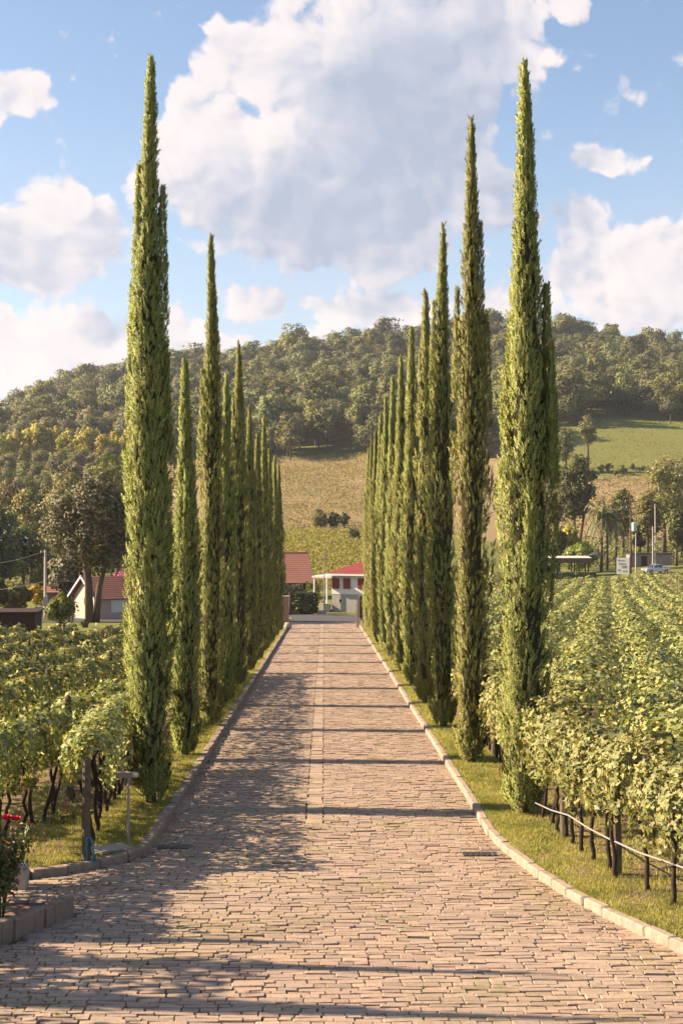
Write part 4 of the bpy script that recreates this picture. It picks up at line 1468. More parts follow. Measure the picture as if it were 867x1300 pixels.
def forest():
    rs = RS(77)
    protos = []
    specs = [('forest', 12, 10, .10, 'round'), ('forest', 13, 9, .12, 'round'), ('forest_olive', 11.5, 11, .2, 'umbrella'), ('forest', 14, 12, .2, 'umbrella'), ('forest_olive', 12, 9, .1, 'round'), ('grey_leaf', 11, 10, .12, 'round'), ('pale_leaf', 9, 8.5, .2, 'round')]
    for i, (m, H, W, cb, sh) in enumerate(specs):
        r = RS(200 + i)
        V, F, vals, C = crown_arrays(r, H, W, cb, 24, 170, .56, sh)
        lb = limbs(r, H, cb, C, .22, nl=5)
        tv = np.array(lb.v)
        tf = []
        for f in lb.f:
            for q in range(1, len(f) - 1): tf.append((f[0], f[q], f[q + 1]))
        tf = np.array(tf)
        mi = np.concatenate([np.zeros(len(F)), np.ones(len(tf))])
        me = np_mesh('forest_tree', np.concatenate([V, tv]), np.concatenate([F, tf + len(V)]), [M[m], M['bark']], mi=mi, val=np.concatenate([vals, np.zeros(len(tv))]), nrm=np.concatenate([crown_arrays.nrm, norm(tv * np.array([1, 1, 0]) + 1e-4)]))
        protos.append(me)
    # jittered grid over the hill
    pts = []
    for yy in np.arange(230, 870, 8.2):
        for xx in np.arange(-190, 270, 8.2):
            x, y = xx + rs.uniform(-3.3, 3.3), yy + rs.uniform(-3.3, 3.3)
            c, s = math.cos(YAW), math.sin(YAW)
            d = x * s + y * c
            pp = 433.5 + (x * c - y * s) / d * FPX
            if pp < -110 or pp > 980: continue
            # lower edge of the wood by picture column
            edge = np.interp(pp, [-110, 0, 150, 230, 300, 350, 480, 560, 640, 700, 780, 867, 980], [250, 250, 265, 420, 478, 470, 462, 440, 430, 470, 500, 500, 500])
            edge += 8 * math.sin(pp * .05) + 5 * math.sin(pp * .13)
            if d < edge: continue
            if pp < 235 and 463 < d < 486: continue
            # clearing for the yellow row and the lighter scrub on the left slope
            pts.append((x, y, d, pp))
    P = np.array(pts)
    z = zg(P[:, 0], P[:, 1])
    n = len(P)
    left = (P[:, 3] < 215) & (P[:, 2] < 560)
    kind = np.where(left, rs.choice([0, 1, 2, 4, 5, 6], n, p=[.05, .05, .15, .2, .2, .35]), rs.choice([0, 1, 2, 3, 4, 5], n, p=[.22, .2, .2, .14, .17, .07]))
    sc = rs.uniform(.75, 1.5, n)
    sc = np.where(rs.uniform(0, 1, n) < .07, sc * 1.3, sc)
    sc = np.where(left, sc * np.interp(P[:, 2], [250, 400, 470, 520], [.62, .42, .36, .8]), sc)
    # tall heads along the skyline
    sky = (P[:, 2] > 770) & (P[:, 2] < 830)
    sc = np.where(sky & (rs.uniform(0, 1, n) < .3), sc * 1.3, sc)
    rot = rs.uniform(0, 6.28, n)
    sx = sc * rs.uniform(.85, 1.2, n)
    infr = (P[:, 3] > -5) & (P[:, 3] < 872) & ~((P[:, 3] > 170) & (P[:, 3] < 225)) & ~((P[:, 3] > 625) & (P[:, 3] < 695)) & ~((P[:, 3] > 525) & (P[:, 3] < 612))
    order = np.argsort(np.where(infr, P[:, 2] / sc ** .5, 1e9))[:300]
    sing = np.zeros(n, bool); sing[order] = True
    firsts = {}
    for i in np.where(sing)[0]:
        o = bpy.data.objects.new('forest_tree', protos[kind[i]])
        o.location = (P[i, 0], P[i, 1], z[i] - .1)
        o.rotation_euler = (0, 0, rot[i]); o.scale = (sx[i], sx[i], sc[i])
        link(o)
        look = ['rounded dark green', 'narrow dark green', 'flat-topped olive', 'large flat-topped green', 'rounded olive', 'grey-leaved', 'pale brownish'][kind[i]]
        pp, dd = P[i, 3], P[i, 2]
        if pp < 230:
            where = ('at the left edge of' if pp < 45 else 'behind the large grey tree in' if pp < 150 else 'beside the left cypresses in') + (' the lower left woodland' if dd < 360 else ' the upper left woodland')
            grp = 'woodland trees on the left slope'
        elif pp < 500:
            where = ('seen between the left cypresses' if pp < 345 else 'above the brown field' if pp < 470 else 'left of the right cypresses') + (', on the wood edge' if dd < 492 else ', inside the wood')
            grp = 'hill trees above the brown field'
        else:
            where = ('beside the nearest right cypress' if pp < 745 else 'above the pasture' if pp < 815 else 'at the right picture edge') + (', on the wood edge' if dd < 518 else ', inside the wood')
            grp = 'hill trees above the pasture'
        tag(o, '%s tree %s' % (look, where), 'tree', grp)
        firsts.setdefault(kind[i], o)
    # the rest reads as one mass
    rest = ~sing
    me = bpy.data.meshes.new('forest')
    Q = np.stack([P[rest, 0], P[rest, 1], z[rest] - .1], 1).astype(np.float32)
    me.vertices.add(len(Q)); me.vertices.foreach_set('co', Q.ravel())
    for nm, arr in (('kind', kind[rest]), ('rot', rot[rest]), ('sx', sx[rest]), ('sz', sc[rest])):
        a = me.attributes.new(nm, 'FLOAT', 'POINT'); a.data.foreach_set('value', np.ascontiguousarray(arr, dtype=np.float32))
    fo = link(bpy.data.objects.new('forest', me))
    tag(fo, 'dense forest covering the hill behind the avenue', 'forest', kind='stuff')
    ng = bpy.data.node_groups.new('forest_nodes', 'GeometryNodeTree')
    ng.interface.new_socket('Geometry', in_out='INPUT', socket_type='NodeSocketGeometry')
    ng.interface.new_socket('Geometry', in_out='OUTPUT', socket_type='NodeSocketGeometry')
    gi = ng.nodes.new('NodeGroupInput'); go = ng.nodes.new('NodeGroupOutput')
    join = ng.nodes.new('GeometryNodeJoinGeometry')

    def attr(nm):
        a = ng.nodes.new('GeometryNodeInputNamedAttribute'); a.data_type = 'FLOAT'; a.inputs['Name'].default_value = nm
        return a.outputs['Attribute']
    ak, ar, asx, asz = attr('kind'), attr('rot'), attr('sx'), attr('sz')
    cr = ng.nodes.new('ShaderNodeCombineXYZ'); ng.links.new(ar, cr.inputs[2])
    cs = ng.nodes.new('ShaderNodeCombineXYZ'); ng.links.new(asx, cs.inputs[0]); ng.links.new(asx, cs.inputs[1]); ng.links.new(asz, cs.inputs[2])
    for kk, ob in firsts.items():
        oi = ng.nodes.new('GeometryNodeObjectInfo'); oi.inputs['Object'].default_value = ob; oi.transform_space = 'ORIGINAL'
        ip = ng.nodes.new('GeometryNodeInstanceOnPoints')
        cmp_ = ng.nodes.new('FunctionNodeCompare'); cmp_.data_type = 'FLOAT'; cmp_.operation = 'EQUAL'
        ng.links.new(ak, cmp_.inputs[0]); cmp_.inputs[1].default_value = float(kk); cmp_.inputs['Epsilon'].default_value = .1
        ng.links.new(gi.outputs[0], ip.inputs['Points']); ng.links.new(cmp_.outputs[0], ip.inputs['Selection'])
        ng.links.new(oi.outputs['Geometry'], ip.inputs['Instance']); ng.links.new(cr.outputs[0], ip.inputs['Rotation']); ng.links.new(cs.outputs[0], ip.inputs['Scale'])
        ng.links.new(ip.outputs[0], join.inputs[0])
    ng.links.new(join.outputs[0], go.inputs[0])
    md = fo.modifiers.new('scatter', 'NODES'); md.node_group = ng


forest()


# ---- slope vineyards behind the houses: nobody could count these vines
def slope_field(name, px0, px1, d0, d1, mat, label, dens, size, rowp, h, seed, cat='vines'):
    rs = RS(seed)
    area = (d1 - d0) * (px1 - px0) / FPX * (d0 + d1) / 2
    n = int(area * dens)
    d = np.sqrt(rs.uniform(d0 ** 2, d1 ** 2, n)); pp = rs.uniform(px0, px1, n)
    if rowp:
        d = np.round(d / rowp) * rowp + rs.normal(0, rowp * .17, n)
    lx = (pp - 433.5) / FPX * d
    c, s = math.cos(YAW), math.sin(YAW)
    x, y = lx * c + d * s, -lx * s + d * c
    k = np.sin(x * .21 + d * .07) + np.sin(d * .19 - x * .05) + rs.normal(0, .9, n)
    keep = k > -1.5
    x, y = x[keep], y[keep]
    n = len(x)
    P = np.stack([x, y, zg(x, y) + rs.uniform(.1, h, n)], 1)
    nn = norm(rs.normal(0, .6, (n, 3)) + np.array([-.1, -.3, 1.0]))
    t, b, nn = frames(nn, rs)
    V, F = scatter(QUAD_V, QUAD_F, P, b, t, nn, size * rs.uniform(.6, 1.35, n))
    o = np_obj(name, V, F, M[mat], val=np.repeat(rs.uniform(0, 1, n), 4))
    tag(o, label, cat, kind='stuff')


slope_field('yellow_vineyard', 300, 520, 178, 292, 'yellow_vine', 'yellow-green vineyard on the slope behind the red-roofed houses', 17.0, .34, 0, 1.5, 81)
slope_field('brown_vineyard', 290, 530, 297, 466, 'brown_vine', 'brownish vineyard rising to the foot of the wooded hill', 5.0, .40, 3.4, 1.1, 82)
slope_field('scrub', 690, 930, 300, 392, 'brown_vine', 'brown scrub on the slope below the bright pasture', 2.2, .6, 0, .9, 83, 'scrub')
slope_field('pasture_grass', 690, 960, 392, 500, 'bright_leaf', 'bright green pasture grass on the right slope', 2.5, .3, 0, .15, 84, 'grass')
slope_field('undergrowth', -60, 240, 180, 275, 'forest_olive', 'green undergrowth behind the left vineyard', 4.0, .6, 0, 1.3, 85, 'undergrowth')
slope_field('undergrowth', 690, 960, 238, 300, 'forest_olive', 'mixed undergrowth between the trees beyond the right vineyard', 3.0, .6, 0, 1.0, 86, 'undergrowth')

# ---- trees and bushes one can tell apart
# left
tree_px('broadleaf_tree', 116, 113, 588, 140, 'large grey-brown tree with forked trunk in front of the pale house', leafmat='grey_leaf', cb=.27, nclump=90, lpc=190, leaf=.24, tr=.42, forks=3, seed=301)
tree_px('leafy_shrub', 79, 96, 748, 40, 'rounded green shrub beside the pale utility pole', leafmat='bright_leaf', cb=.05, nclump=26, lpc=150, leaf=.15, tr=.05, seed=302, cat='shrub')
tree_px('leafy_shrub', 108, 103, 786, 14, 'tiny dark shrub against the pale gable wall', leafmat='forest', cb=.05, nclump=10, lpc=90, leaf=.12, tr=.03, seed=303, cat='shrub')
for i, (x, d, yt, w, m, lb) in enumerate([
        (-8, 150, 640, 70, 'dark_leaf', 'dark spreading tree at the left picture edge'), (30, 168, 655, 66, 'dark_leaf', 'dark broad tree behind the yellow-flowering bush'),
        (18, 135, 742, 50, 'forest_olive', 'low olive bush above the dark shed'), (-14, 128, 730, 50, 'forest', 'green bush at the left edge above the dark shed'),
        (40, 185, 600, 60, 'pale_leaf', 'pale loose tree high on the left slope edge'), (85, 190, 585, 66, 'pale_leaf', 'pale brown tree behind the large grey tree'),
        (5, 215, 590, 60, 'pale_leaf', 'pale tree at the left edge below the yellow row'), (150, 180, 610, 60, 'forest', 'green tree between the large tree and the nearest cypress'),
        (88, 132, 690, 52, 'grey_leaf', 'grey bushy tree directly behind the pale house'), (62, 150, 700, 40, 'forest_olive', 'olive bush behind the pale utility pole'),
        (205, 150, 660, 60, 'forest', 'green tree seen between the first two left cypresses'), (240, 170, 640, 60, 'forest_olive', 'olive tree seen behind the second left cypress'),
        (140, 230, 560, 56, 'bright_leaf', 'bright green broad tree on the left slope'), (90, 240, 575, 44, 'grey_leaf', 'grey-leaved tree in the middle of the left slope'),
        (300, 190, 668, 40, 'forest_olive', 'olive bush behind the fifth left cypress')]):
    tree_px('broadleaf_tree', x, d, yt, w, lb, leafmat=m, cb=.18, nclump=40, lpc=120, leaf=.36, seed=310 + i)
tree_px('flowering_bush', 47, 146, 738, 24, 'yellow-flowering bush left of the utility pole', leafmat='yellow_flower', cb=.1, nclump=18, lpc=80, leaf=.22, tr=.05, seed=330, cat='bush')
tree_px('flowering_bush', 8, 148, 740, 18, 'small yellow-flowering bush near the left edge', leafmat='yellow_flower', cb=.1, nclump=14, lpc=80, leaf=.22, tr=.05, seed=331, cat='bush')
tree_px('bougainvillea', 155, 136, 722, 38, 'magenta bougainvillea behind the tiled roof of the pale house', leafmat='magenta', cb=.1, nclump=22, lpc=90, leaf=.24, tr=.06, seed=332, cat='bush')
# yellow poplars in a line
rsy = RS(9)
YO = ['first', 'second', 'third', 'fourth', 'fifth', 'sixth', 'seventh', 'eighth', 'ninth', 'tenth', 'eleventh', 'twelfth', 'thirteenth', 'fourteenth', 'fifteenth', 'sixteenth', 'seventeenth', 'eighteenth', 'nineteenth', 'twentieth', 'twenty-first', 'twenty-second', 'twenty-third', 'twenty-fourth', 'twenty-fifth']
ypro = make_tree('yellow_tree', gpoint(0, 500), 11.5, 6.0, 'yellow-leaved tree on the left slope, first from the left edge in its row', 'row of yellow trees on the left slope', leafmat='yellow_leaf', cb=.04, nclump=26, lpc=70, leaf=.55, seed=340, shape='column')
first = True
for k, x in enumerate(np.arange(2, 330, 7.2)):
    d = 474 + 8 * math.sin(x * .03) + rsy.uniform(-4, 4)
    g = gpoint(x + rsy.uniform(-2, 2), d)
    s = rsy.uniform(.75, 1.15)
    if first:
        ypro.location = g - Vector((0, 0, .1)); first = False
    elif x < 170 or x > 225:
        lab = ('yellow-leaved tree on the left slope, %s from the left edge in its row' % YO[k]) if x < 170 else 'yellow-leaved tree of the slope row, seen between the left cypresses'
        copy_tree(ypro, g - Vector((0, 0, .1)), rsy.uniform(0, 6), (s, s, s * rsy.uniform(.9, 1.1)), lab)
# centre: bushes in the brown field
for i, (x, d, yt, w, m, lb) in enumerate([(406, 300, 645, 24, 'forest_olive', 'leftmost of three bushes standing between the slope vineyards'), (424, 301, 649, 19, 'forest', 'middle dark bush standing between the slope vineyards'),
                                          (437, 303, 648, 15, 'forest_olive', 'rightmost of three bushes standing between the slope vineyards'), (449, 262, 670, 17, 'forest', 'dark round bush above the maroon roof')]):
    tree_px('field_bush', x, d, yt, w, lb, leafmat=m, cb=.12, nclump=24, lpc=90, leaf=.35, tr=.12, seed=350 + i, cat='bush')
# right
tree_px('broadleaf_tree', 731, 246, 566, 62, 'tall dark broadleaf tree with forked trunks beside the right cypress', leafmat='forest', cb=.30, nclump=70, lpc=120, leaf=.42, tr=.45, forks=3, seed=361)
for i, (x, d, yt, w, m, cb, lb) in enumerate([
        (706, 262, 578, 40, 'grey_leaf', .2, 'grey-green tree half hidden by the nearest right cypress'), (842, 255, 580, 66, 'forest_olive', .18, 'tall loose tree above the silver pickup'),
        (868, 262, 560, 50, 'grey_leaf', .15, 'grey-leaved tree at the right picture edge'), (858, 232, 640, 46, 'forest', .2, 'green tree right of the silver pickup'),
        (822, 250, 620, 44, 'forest_olive', .22, 'slender olive tree behind the transformer pole'), (790, 275, 615, 40, 'forest_olive', .1, 'olive tree behind the palms'),
        (722, 236, 660, 26, 'yellow_leaf', .15, 'yellowish bush behind the pavilion'), (708, 232, 668, 26, 'forest', .15, 'green bush touching the cypress above the pavilion'),
        (735, 226, 690, 46, 'bright_leaf', .1, 'wide bright hedge behind the pavilion roof'), (812, 262, 660, 24, 'dark_leaf', .2, 'dark narrow tree between the transformer and the pickup'),
        (745, 405, 522, 26, 'forest_olive', .3, 'small umbrella tree on the pasture edge'), (718, 400, 540, 26, 'forest', .15, 'rounded tree where the pasture meets the wood'),
        (848, 330, 575, 60, 'pale_leaf', .25, 'pale tree on the slope at the right edge'), (694, 300, 560, 40, 'bright_leaf', .2, 'bright tree just right of the nearest right cypress')]):
    tree_px('broadleaf_tree', x, d, yt, w, lb, leafmat=m, cb=cb, nclump=40, lpc=95, leaf=.42, seed=370 + i)
rsb = RS(4)
bp = None
for k in range(13):
    x = 760 + k * 9 + rsb.uniform(-3, 3)
    d = 398 + rsb.uniform(-4, 4)
    g = gpoint(x, d) - Vector((0, 0, .05))
    if bp is None:
        bp = make_tree('pasture_shrub', g, 2.6, 2.6, 'small dark shrub on the lower pasture edge, leftmost of the line', 'shrubs along the pasture edge', leafmat='forest', cb=.05, nclump=9, lpc=45, leaf=.4, tr=.05, seed=390, cat='shrub')
    else:
        s = rsb.uniform(.5, 1.3)
        copy_tree(bp, g, rsb.uniform(0, 6), (s, s, s), 'small dark shrub on the lower pasture edge, %s from the left' % YO[k])


# ---- palms
def palm(pxx, d, ytop, wpx, label, seed):
    rs = RS(seed)
    g = gpoint(pxx, d)
    H = EYE + (650 - ytop) / FPX * d - g.z
    th = H * .72
    t = empty('palm_tree', g)
    tag(t, label, 'palm', 'feather palms beside the pavilion')
    b = MB()
    b.tube([(0, 0, -.3), (.05, 0, th * .5), (.0, .04, th)], [.26, .19, .17], 9)
    b.build('trunk', M['bark'], t, smooth=True)
    Rr = wpx / FPX * d / 2
    for k in range(22):
        a = k * 2.399
        up = rs.uniform(-.1, 1.0)
        VV, FF, n = [], [], 12
        spine = []
        for i in range(n + 1):
            s = i / n
            r = Rr * 1.15 * s * (1 - .12 * s * (1 - up))
            z = (H - th) * 1.1 * up * math.sin(s * 1.9) - (1.15 - up * .6) * Rr * 1.05 * s * s * 1.2
            spine.append(np.array([math.cos(a) * r, math.sin(a) * r, th + z]))
        sd_ = np.array([-math.sin(a), math.cos(a), 0])
        for i in range(1, n + 1):
            p = spine[i]
            dirn = spine[i] - spine[i - 1]; dirn /= np.linalg.norm(dirn)
            for sg in (-1, 1):
                for q in range(2):
                    L = .95 * math.sin((.12 + .8 * i / n) * math.pi) ** .6 * rs.uniform(.7, 1.1)
                    tip = p + sd_ * sg * L * .6 + dirn * L * .45 + np.array([0, 0, -L * rs.uniform(.25, .7)])
                    k0 = len(VV)
                    o_ = dirn * .09 + dirn * q * .12
                    VV += [p - o_ * 1.7, p + dirn * .16 - dirn * q * .12, tip]
                    FF.append((k0, k0 + 1, k0 + 2))
        np_obj('frond', np.array(VV), np.array(FF), M['palm'], t, val=np.repeat(rs.uniform(0, 1, len(FF)), 3))


palm(763, 226, 632, 40, 'feather palm with pale trunk, left of the pair by the pavilion', 401)
palm(770, 229, 628, 44, 'feather palm with drooping fronds, right of the pair by the pavilion', 402)
palm(781, 246, 640, 34, 'smaller feather palm behind the pair, next to the transformer', 403)

# ---- off to the left, outside the picture: garden trees that shade the foreground
GW = ['farthest', 'second farthest', 'middle', 'second nearest', 'nearest']
_vk = [k for k in _cache if k.startswith('v')]
for i, (x, y, H, rr) in enumerate([(-10.2, 16.9, 5.6, .30), (-9.6, 15.95, 6.9, .20), (-10.6, 15.0, 6.4, .34), (-9.4, 14.45, 7.3, .20), (-9.9, 13.6, 6.1, .40)]):
    me, H0, R0, tr = _cache[_vk[i % len(_vk)]]
    t = empty('young_cypress', (x, y, zbase(y)), i * 1.3)
    tag(t, 'young cypress left of the planting bed, %s of five' % GW[i], 'tree', 'young cypresses left of the planting bed')
    t.rotation_euler = (.05 * math.sin(i * 2.1), .04 * math.cos(i * 1.7), i * 1.3)
    for nm, m_ in (('crown', me), ('trunk', tr)):
        c_ = link(bpy.data.objects.new(nm, m_), t); c_.scale = (rr / R0, rr / R0, H / H0)
make_tree('garden_tree', (-8.7, 15.4, zbase(15.4)), 4.9, 2.6, 'loose small garden tree between the young cypresses', leafmat='forest', cb=.3, nclump=16, lpc=60, leaf=.17, tr=.06, seed=433)
make_tree('garden_tree', (-8.2, 13.3, zbase(13.3)), 4.2, 2.2, 'loose small garden tree nearest the camera on the left', leafmat='forest', cb=.3, nclump=14, lpc=55, leaf=.17, tr=.06, seed=434)
# fallen leaves and needles
rl = RS(66)
n = 2600
side_ = np.where(rl.uniform(size=n) < .6, -1, 1)
y_ = 13 + 45 * rl.uniform(size=n) ** 1.6
x_ = np.where(side_ < 0, np.maximum(kerb_x(-1, y_), -3.6) + .1 + rl.exponential(.35, n), kerb_x(1, y_) - .1 - rl.exponential(.3, n))
P_ = np.stack([x_, y_, zbase(y_) + .014], 1)
t_, b_, n_ = frames(rl.normal(0, .25, (n, 3)) + np.array([0, 0, 1]), rl)
V_, F_ = scatter(QUAD_V, QUAD_F, P_, b_ * .5, t_, n_, rl.uniform(.025, .07, n))
tag(np_obj('leaf_litter', V_, F_, M['litter'], val=np.repeat(rl.uniform(0, 1, n), 4)), 'dry brown leaves scattered along the kerbs of the avenue', 'leaf litter', kind='stuff')

# ------------------------------------------------------------------ buildings
def tiled_slope(b, x0, x1, y0, z0, y1, z1, courses=12, th=.05, xs0=None, xs1=None):
    """roof plane of overlapping tile courses from eave (y0,z0) to ridge (y1,z1); xs: ridge ends for a hip"""
    xs0 = x0 if xs0 is None else xs0
    xs1 = x1 if xs1 is None else xs1
    for i in range(courses):
        t0, t1 = i / courses, (i + 1.12) / courses
        t1 = min(t1, 1.0)
        a0, a1 = x0 + (xs0 - x0) * t0, x1 + (xs1 - x1) * t0
        c0, c1 = x0 + (xs0 - x0) * t1, x1 + (xs1 - x1) * t1
        ya, yb = y0 + (y1 - y0) * t0, y0 + (y1 - y0) * t1
        za, zb = z0 + (z1 - z0) * t0, z0 + (z1 - z0) * t1
        b.poly([(a0, ya, za + th), (a1, ya, za + th), (c1, yb, zb + .012), (c0, yb, zb + .012)])
        b.poly([(a0, ya, za - .02), (a1, ya, za - .02), (a1, ya, za + th), (a0, ya, za + th)])
    return b


def window(parent, x0, x1, y, z0, z1, shutters=True, frame='white_paint', pane='glass'):
    """window on a wall facing -y: frame, with pane and shutters as sub-parts"""
    f = MB()
    w = .07
    f.box(x0, x1, y - .05, y + .03, z0, z0 + w).box(x0, x1, y - .05, y + .03, z1 - w, z1)
    f.box(x0, x0 + w, y - .047, y + .03, z0 + w, z1 - w).box(x1 - w, x1, y - .047, y + .03, z0 + w, z1 - w)
    wo = f.build('window', M[frame], parent)
    MB().box(x0 + w, x1 - w, y - .015, y + .02, z0 + w, z1 - w).build('pane', M[pane], wo)
    if shutters:
        for (a, c) in ((x0 - .02, (x0 + x1) / 2 - .015), ((x0 + x1) / 2 + .015, x1 + .02)):
            s = MB()
            s.box(a, c, y - .10, y - .055, z0 - .02, z1 + .02)
            n = 6
            for k in range(n):
                zz = z0 + .05 + (z1 - z0 - .1) * k / n
                s.box(a + .05, c - .05, y - .125, y - .098, zz, zz + (z1 - z0) / n * .62)
            s.build('shutter', M['maroon'], wo)
    return wo


# white house with maroon hip roof at the end of the avenue
g = px(421, 777, 140); gz = float(zg(g.x, g.y)[0])
H1 = empty('white_house', (g.x, g.y, gz), math.radians(-20))
tag(H1, 'white house with maroon hip roof and shutters beyond the gate', 'house')
MB().box(0.02, 9, 0.02, 7, -.4, 1.78).build('lower_wall', M['grey_wall'], H1)
wb = MB(); wb.box(0, 9.02, 0, 7, 1.782, 3.75); wb.build('wall', M['white_paint'], H1)
rf = MB()
tiled_slope(rf, -.5, 9.5, -.5, 3.78, 3.5, 5.35, 14, .04, 3.4, 5.6)
rf.poly([(-.5, -.5, 3.78), (3.4, 3.5, 5.35), (-.5, 7.5, 3.78)])
rf.poly([(9.5, -.5, 3.78), (9.5, 7.5, 3.78), (5.6, 3.5, 5.35)])
rf.poly([(-.5, 7.5, 3.78), (3.4, 3.5, 5.35), (5.6, 3.5, 5.35), (9.5, 7.5, 3.78)])
ro = rf.build('roof', M['roof_maroon'], H1)
MB().box(-.52, 9.52, -.52, -.44, 3.62, 3.80).box(-.52, -.44, -.44, 7.5, 3.62, 3.80).build('fascia', M['white_paint'], ro)
window(H1, .12, .80, 0, 2.35, 3.35); window(H1, 1.25, 1.95, 0, 2.35, 3.35); window(H1, 2.75, 3.45, 0, 2.35, 3.35); window(H1, 5.2, 5.9, 0, 2.35, 3.35)
window(H1, .75, 1.15, .02, .95, 1.35, False)
pr = MB().box(-1.75, .3, -.9, 3.2, 3.40, 3.58); pr.build('porch_roof', M['white_paint'], H1)
for yy in (-.7, 2.9):
    MB().tube([(-1.55, yy, -.3), (-1.55, yy, 3.40)], .075, 8).build('porch_post', M['white_paint'], H1)
MB().box(-.06, .0, .6, 1.6, .3, 2.9).build('door', M['blue'], H1)
MB().box(-1.5, -.06, .1, 2.9, -.3, .25).build('porch_floor', M['concrete'], H1)
MB().box(-1.2, -.1, -.4, .08, -.3, .85).build('porch_wall', M['concrete'], H1)

# red tiled house left of it
g = px(400, 776, 160); gz = float(zg(g.x, g.y)[0])
H2 = empty('tiled_house', (g.x, g.y, gz), math.radians(3))
H2.scale = (1.08, 1.08, 1.08)
tag(H2, 'dark wooden house with a large red tiled roof left of the white house', 'house')
MB().box(-9, -.55, .6, 6.4, -.4, 1.95).build('wall', M['dark_wood'], H2)
rf = MB(); tiled_slope(rf, -9.8, .05, 0, 1.72, 3.5, 4.75, 15, .05, -9.5, -.65)
tiled_slope(rf, .05, -9.8, 7.0, 1.72, 3.5, 4.75, 15, .05, -.65, -9.5)
rf.poly([(.05, 0, 1.70), (.05, 7, 1.70), (-.65, 3.5, 4.74)])
ro = rf.build('roof', M['roof_red'], H2)
MB().tube([(-9.5, 3.5, 4.80), (-.62, 3.5, 4.80)], .09, 8).build('ridge', M['roof_red'], ro)
window(H2, -1.75, -1.25, .6, 1.15, 1.65, False)
for xx in (-.9, -3.4):
    MB().box(xx, xx + .14, .05, .2, -.4, 1.70).build('post', M['brown_wood'], H2)


def hedge(name, loc, sx, sy, h, label, mat, leaf, n, seed, cat='hedge'):
    rs = RS(seed)
    u = rs.uniform(-1, 1, (n, 3))
    ax = rs.randint(0, 3, n)
    sg = np.where(rs.uniform(size=n) < .5, -1, 1)
    u[np.arange(n), ax] = sg * rs.uniform(.8, 1.08, n)
    bump = 1 + .1 * np.sin(u[:, 0] * 7 * sx) * np.cos(u[:, 1] * 5)
    P = np.stack([u[:, 0] * sx / 2 * bump, u[:, 1] * sy / 2 * bump, np.clip((u[:, 2] * bump + 1) * h / 2, 0.0, None)], 1)
    nn = np.zeros((n, 3)); nn[np.arange(n), ax] = sg
    t, b, nn = frames(nn + rs.normal(0, .5, (n, 3)), rs)
    V, F = scatter(QUAD_V, QUAD_F, P, b, t, nn, leaf * rs.uniform(.6, 1.3, n))
    o = np_obj(name, V, F, M[mat], val=np.repeat(rs.uniform(0, 1, n), 4))
    o.location = loc
    tag(o, label, cat)
    return o


g = gpoint(371, 134); hedge('clipped_hedge', g, 3.3, 1.6, 2.0, 'dark clipped hedge right behind the left gate pillar', 'dark_leaf', .22, 2600, 1)
g = gpoint(391, 137); hedge('clipped_hedge', g, 1.6, 1.0, 1.9, 'lower dark hedge in front of the tiled house', 'dark_leaf', .22, 1400, 2)
g = gpoint(404, 141); hedge('flower_bed', g, 1.9, .8, .55, 'row of light green plants beside the porch of the white house', 'bright_leaf', .22, 600, 3, 'plants')
g = gpoint(397, 145); hedge('leafy_bush', g, 1.2, 1.0, 2.6, 'olive bush between the two houses', 'forest_olive', .25, 700, 5, 'bush')
g = gpoint(404, 146); hedge('flowering_bush', g, .9, .8, 3.0, 'pale loose bush next to the porch', 'pale_leaf', .2, 420, 6, 'bush')
for x, lb in ((385, 'left wooden fence post before the tiled house'), (396.5, 'right wooden fence post before the tiled house')):
    g = gpoint(x, 135)
    tag(MB().box(-.09, .09, -.09, .09, -.2, 1.75).box(-.11, .11, -.11, .11, 1.75, 1.82).build('fence_post', M['brown_wood'], loc=g), lb, 'post', 'fence posts before the tiled house')
g = gpoint(411.5, 134)
pp_ = empty('thin_pole', g); tag(pp_, 'thin grey pole in front of the white house porch', 'pole')
MB().tube([(0, 0, -.3), (0, 0, 5.6)], [.06, .05], 8).build('shaft', M['grey_metal'], pp_)
MB().box(-.28, .28, -.03, .03, 5.2, 5.27).build('crossarm', M['grey_metal'], pp_)
g = gpoint(409, 134)
tag(MB().box(-.45, .35, -.3, .3, -.2, .28).box(-.38, .28, -.24, .24, .28, .34).build('stone_step', M['concrete'], loc=g), 'pale stone block on the lawn by the thin pole', 'stone block')
palm_g = gpoint(368, 130)
rs_ = RS(15)
t = empty('small_palm', palm_g); tag(t, 'small dark palm before the red tiled roof', 'palm')
MB().tube([(0, 0, -.2), (.03, 0, 2.2)], [.12, .09], 8).build('trunk', M['bark'], t, smooth=True)
for k in range(11):
    a = k * 2.4; VV, FF = [], []
    for i in range(1, 9):
        s = i / 8; p = np.array([math.cos(a) * s * 1.25, math.sin(a) * s * 1.25, 2.2 + 1.1 * math.sin(s * 2.3) * .8 - s * s * .5])
        for sg in (-1, 1):
            k0 = len(VV); sd_ = np.array([-math.sin(a), math.cos(a), 0]) * sg
            VV += [p, p + np.array([math.cos(a), math.sin(a), 0]) * .14, p + sd_ * .38 + np.array([math.cos(a) * .2, math.sin(a) * .2, -.25])]
            FF.append((k0, k0 + 1, k0 + 2))
    np_obj('frond', np.array(VV), np.array(FF), M['dark_leaf'], t, val=np.repeat(rs_.uniform(0, 1, len(FF)), 3))

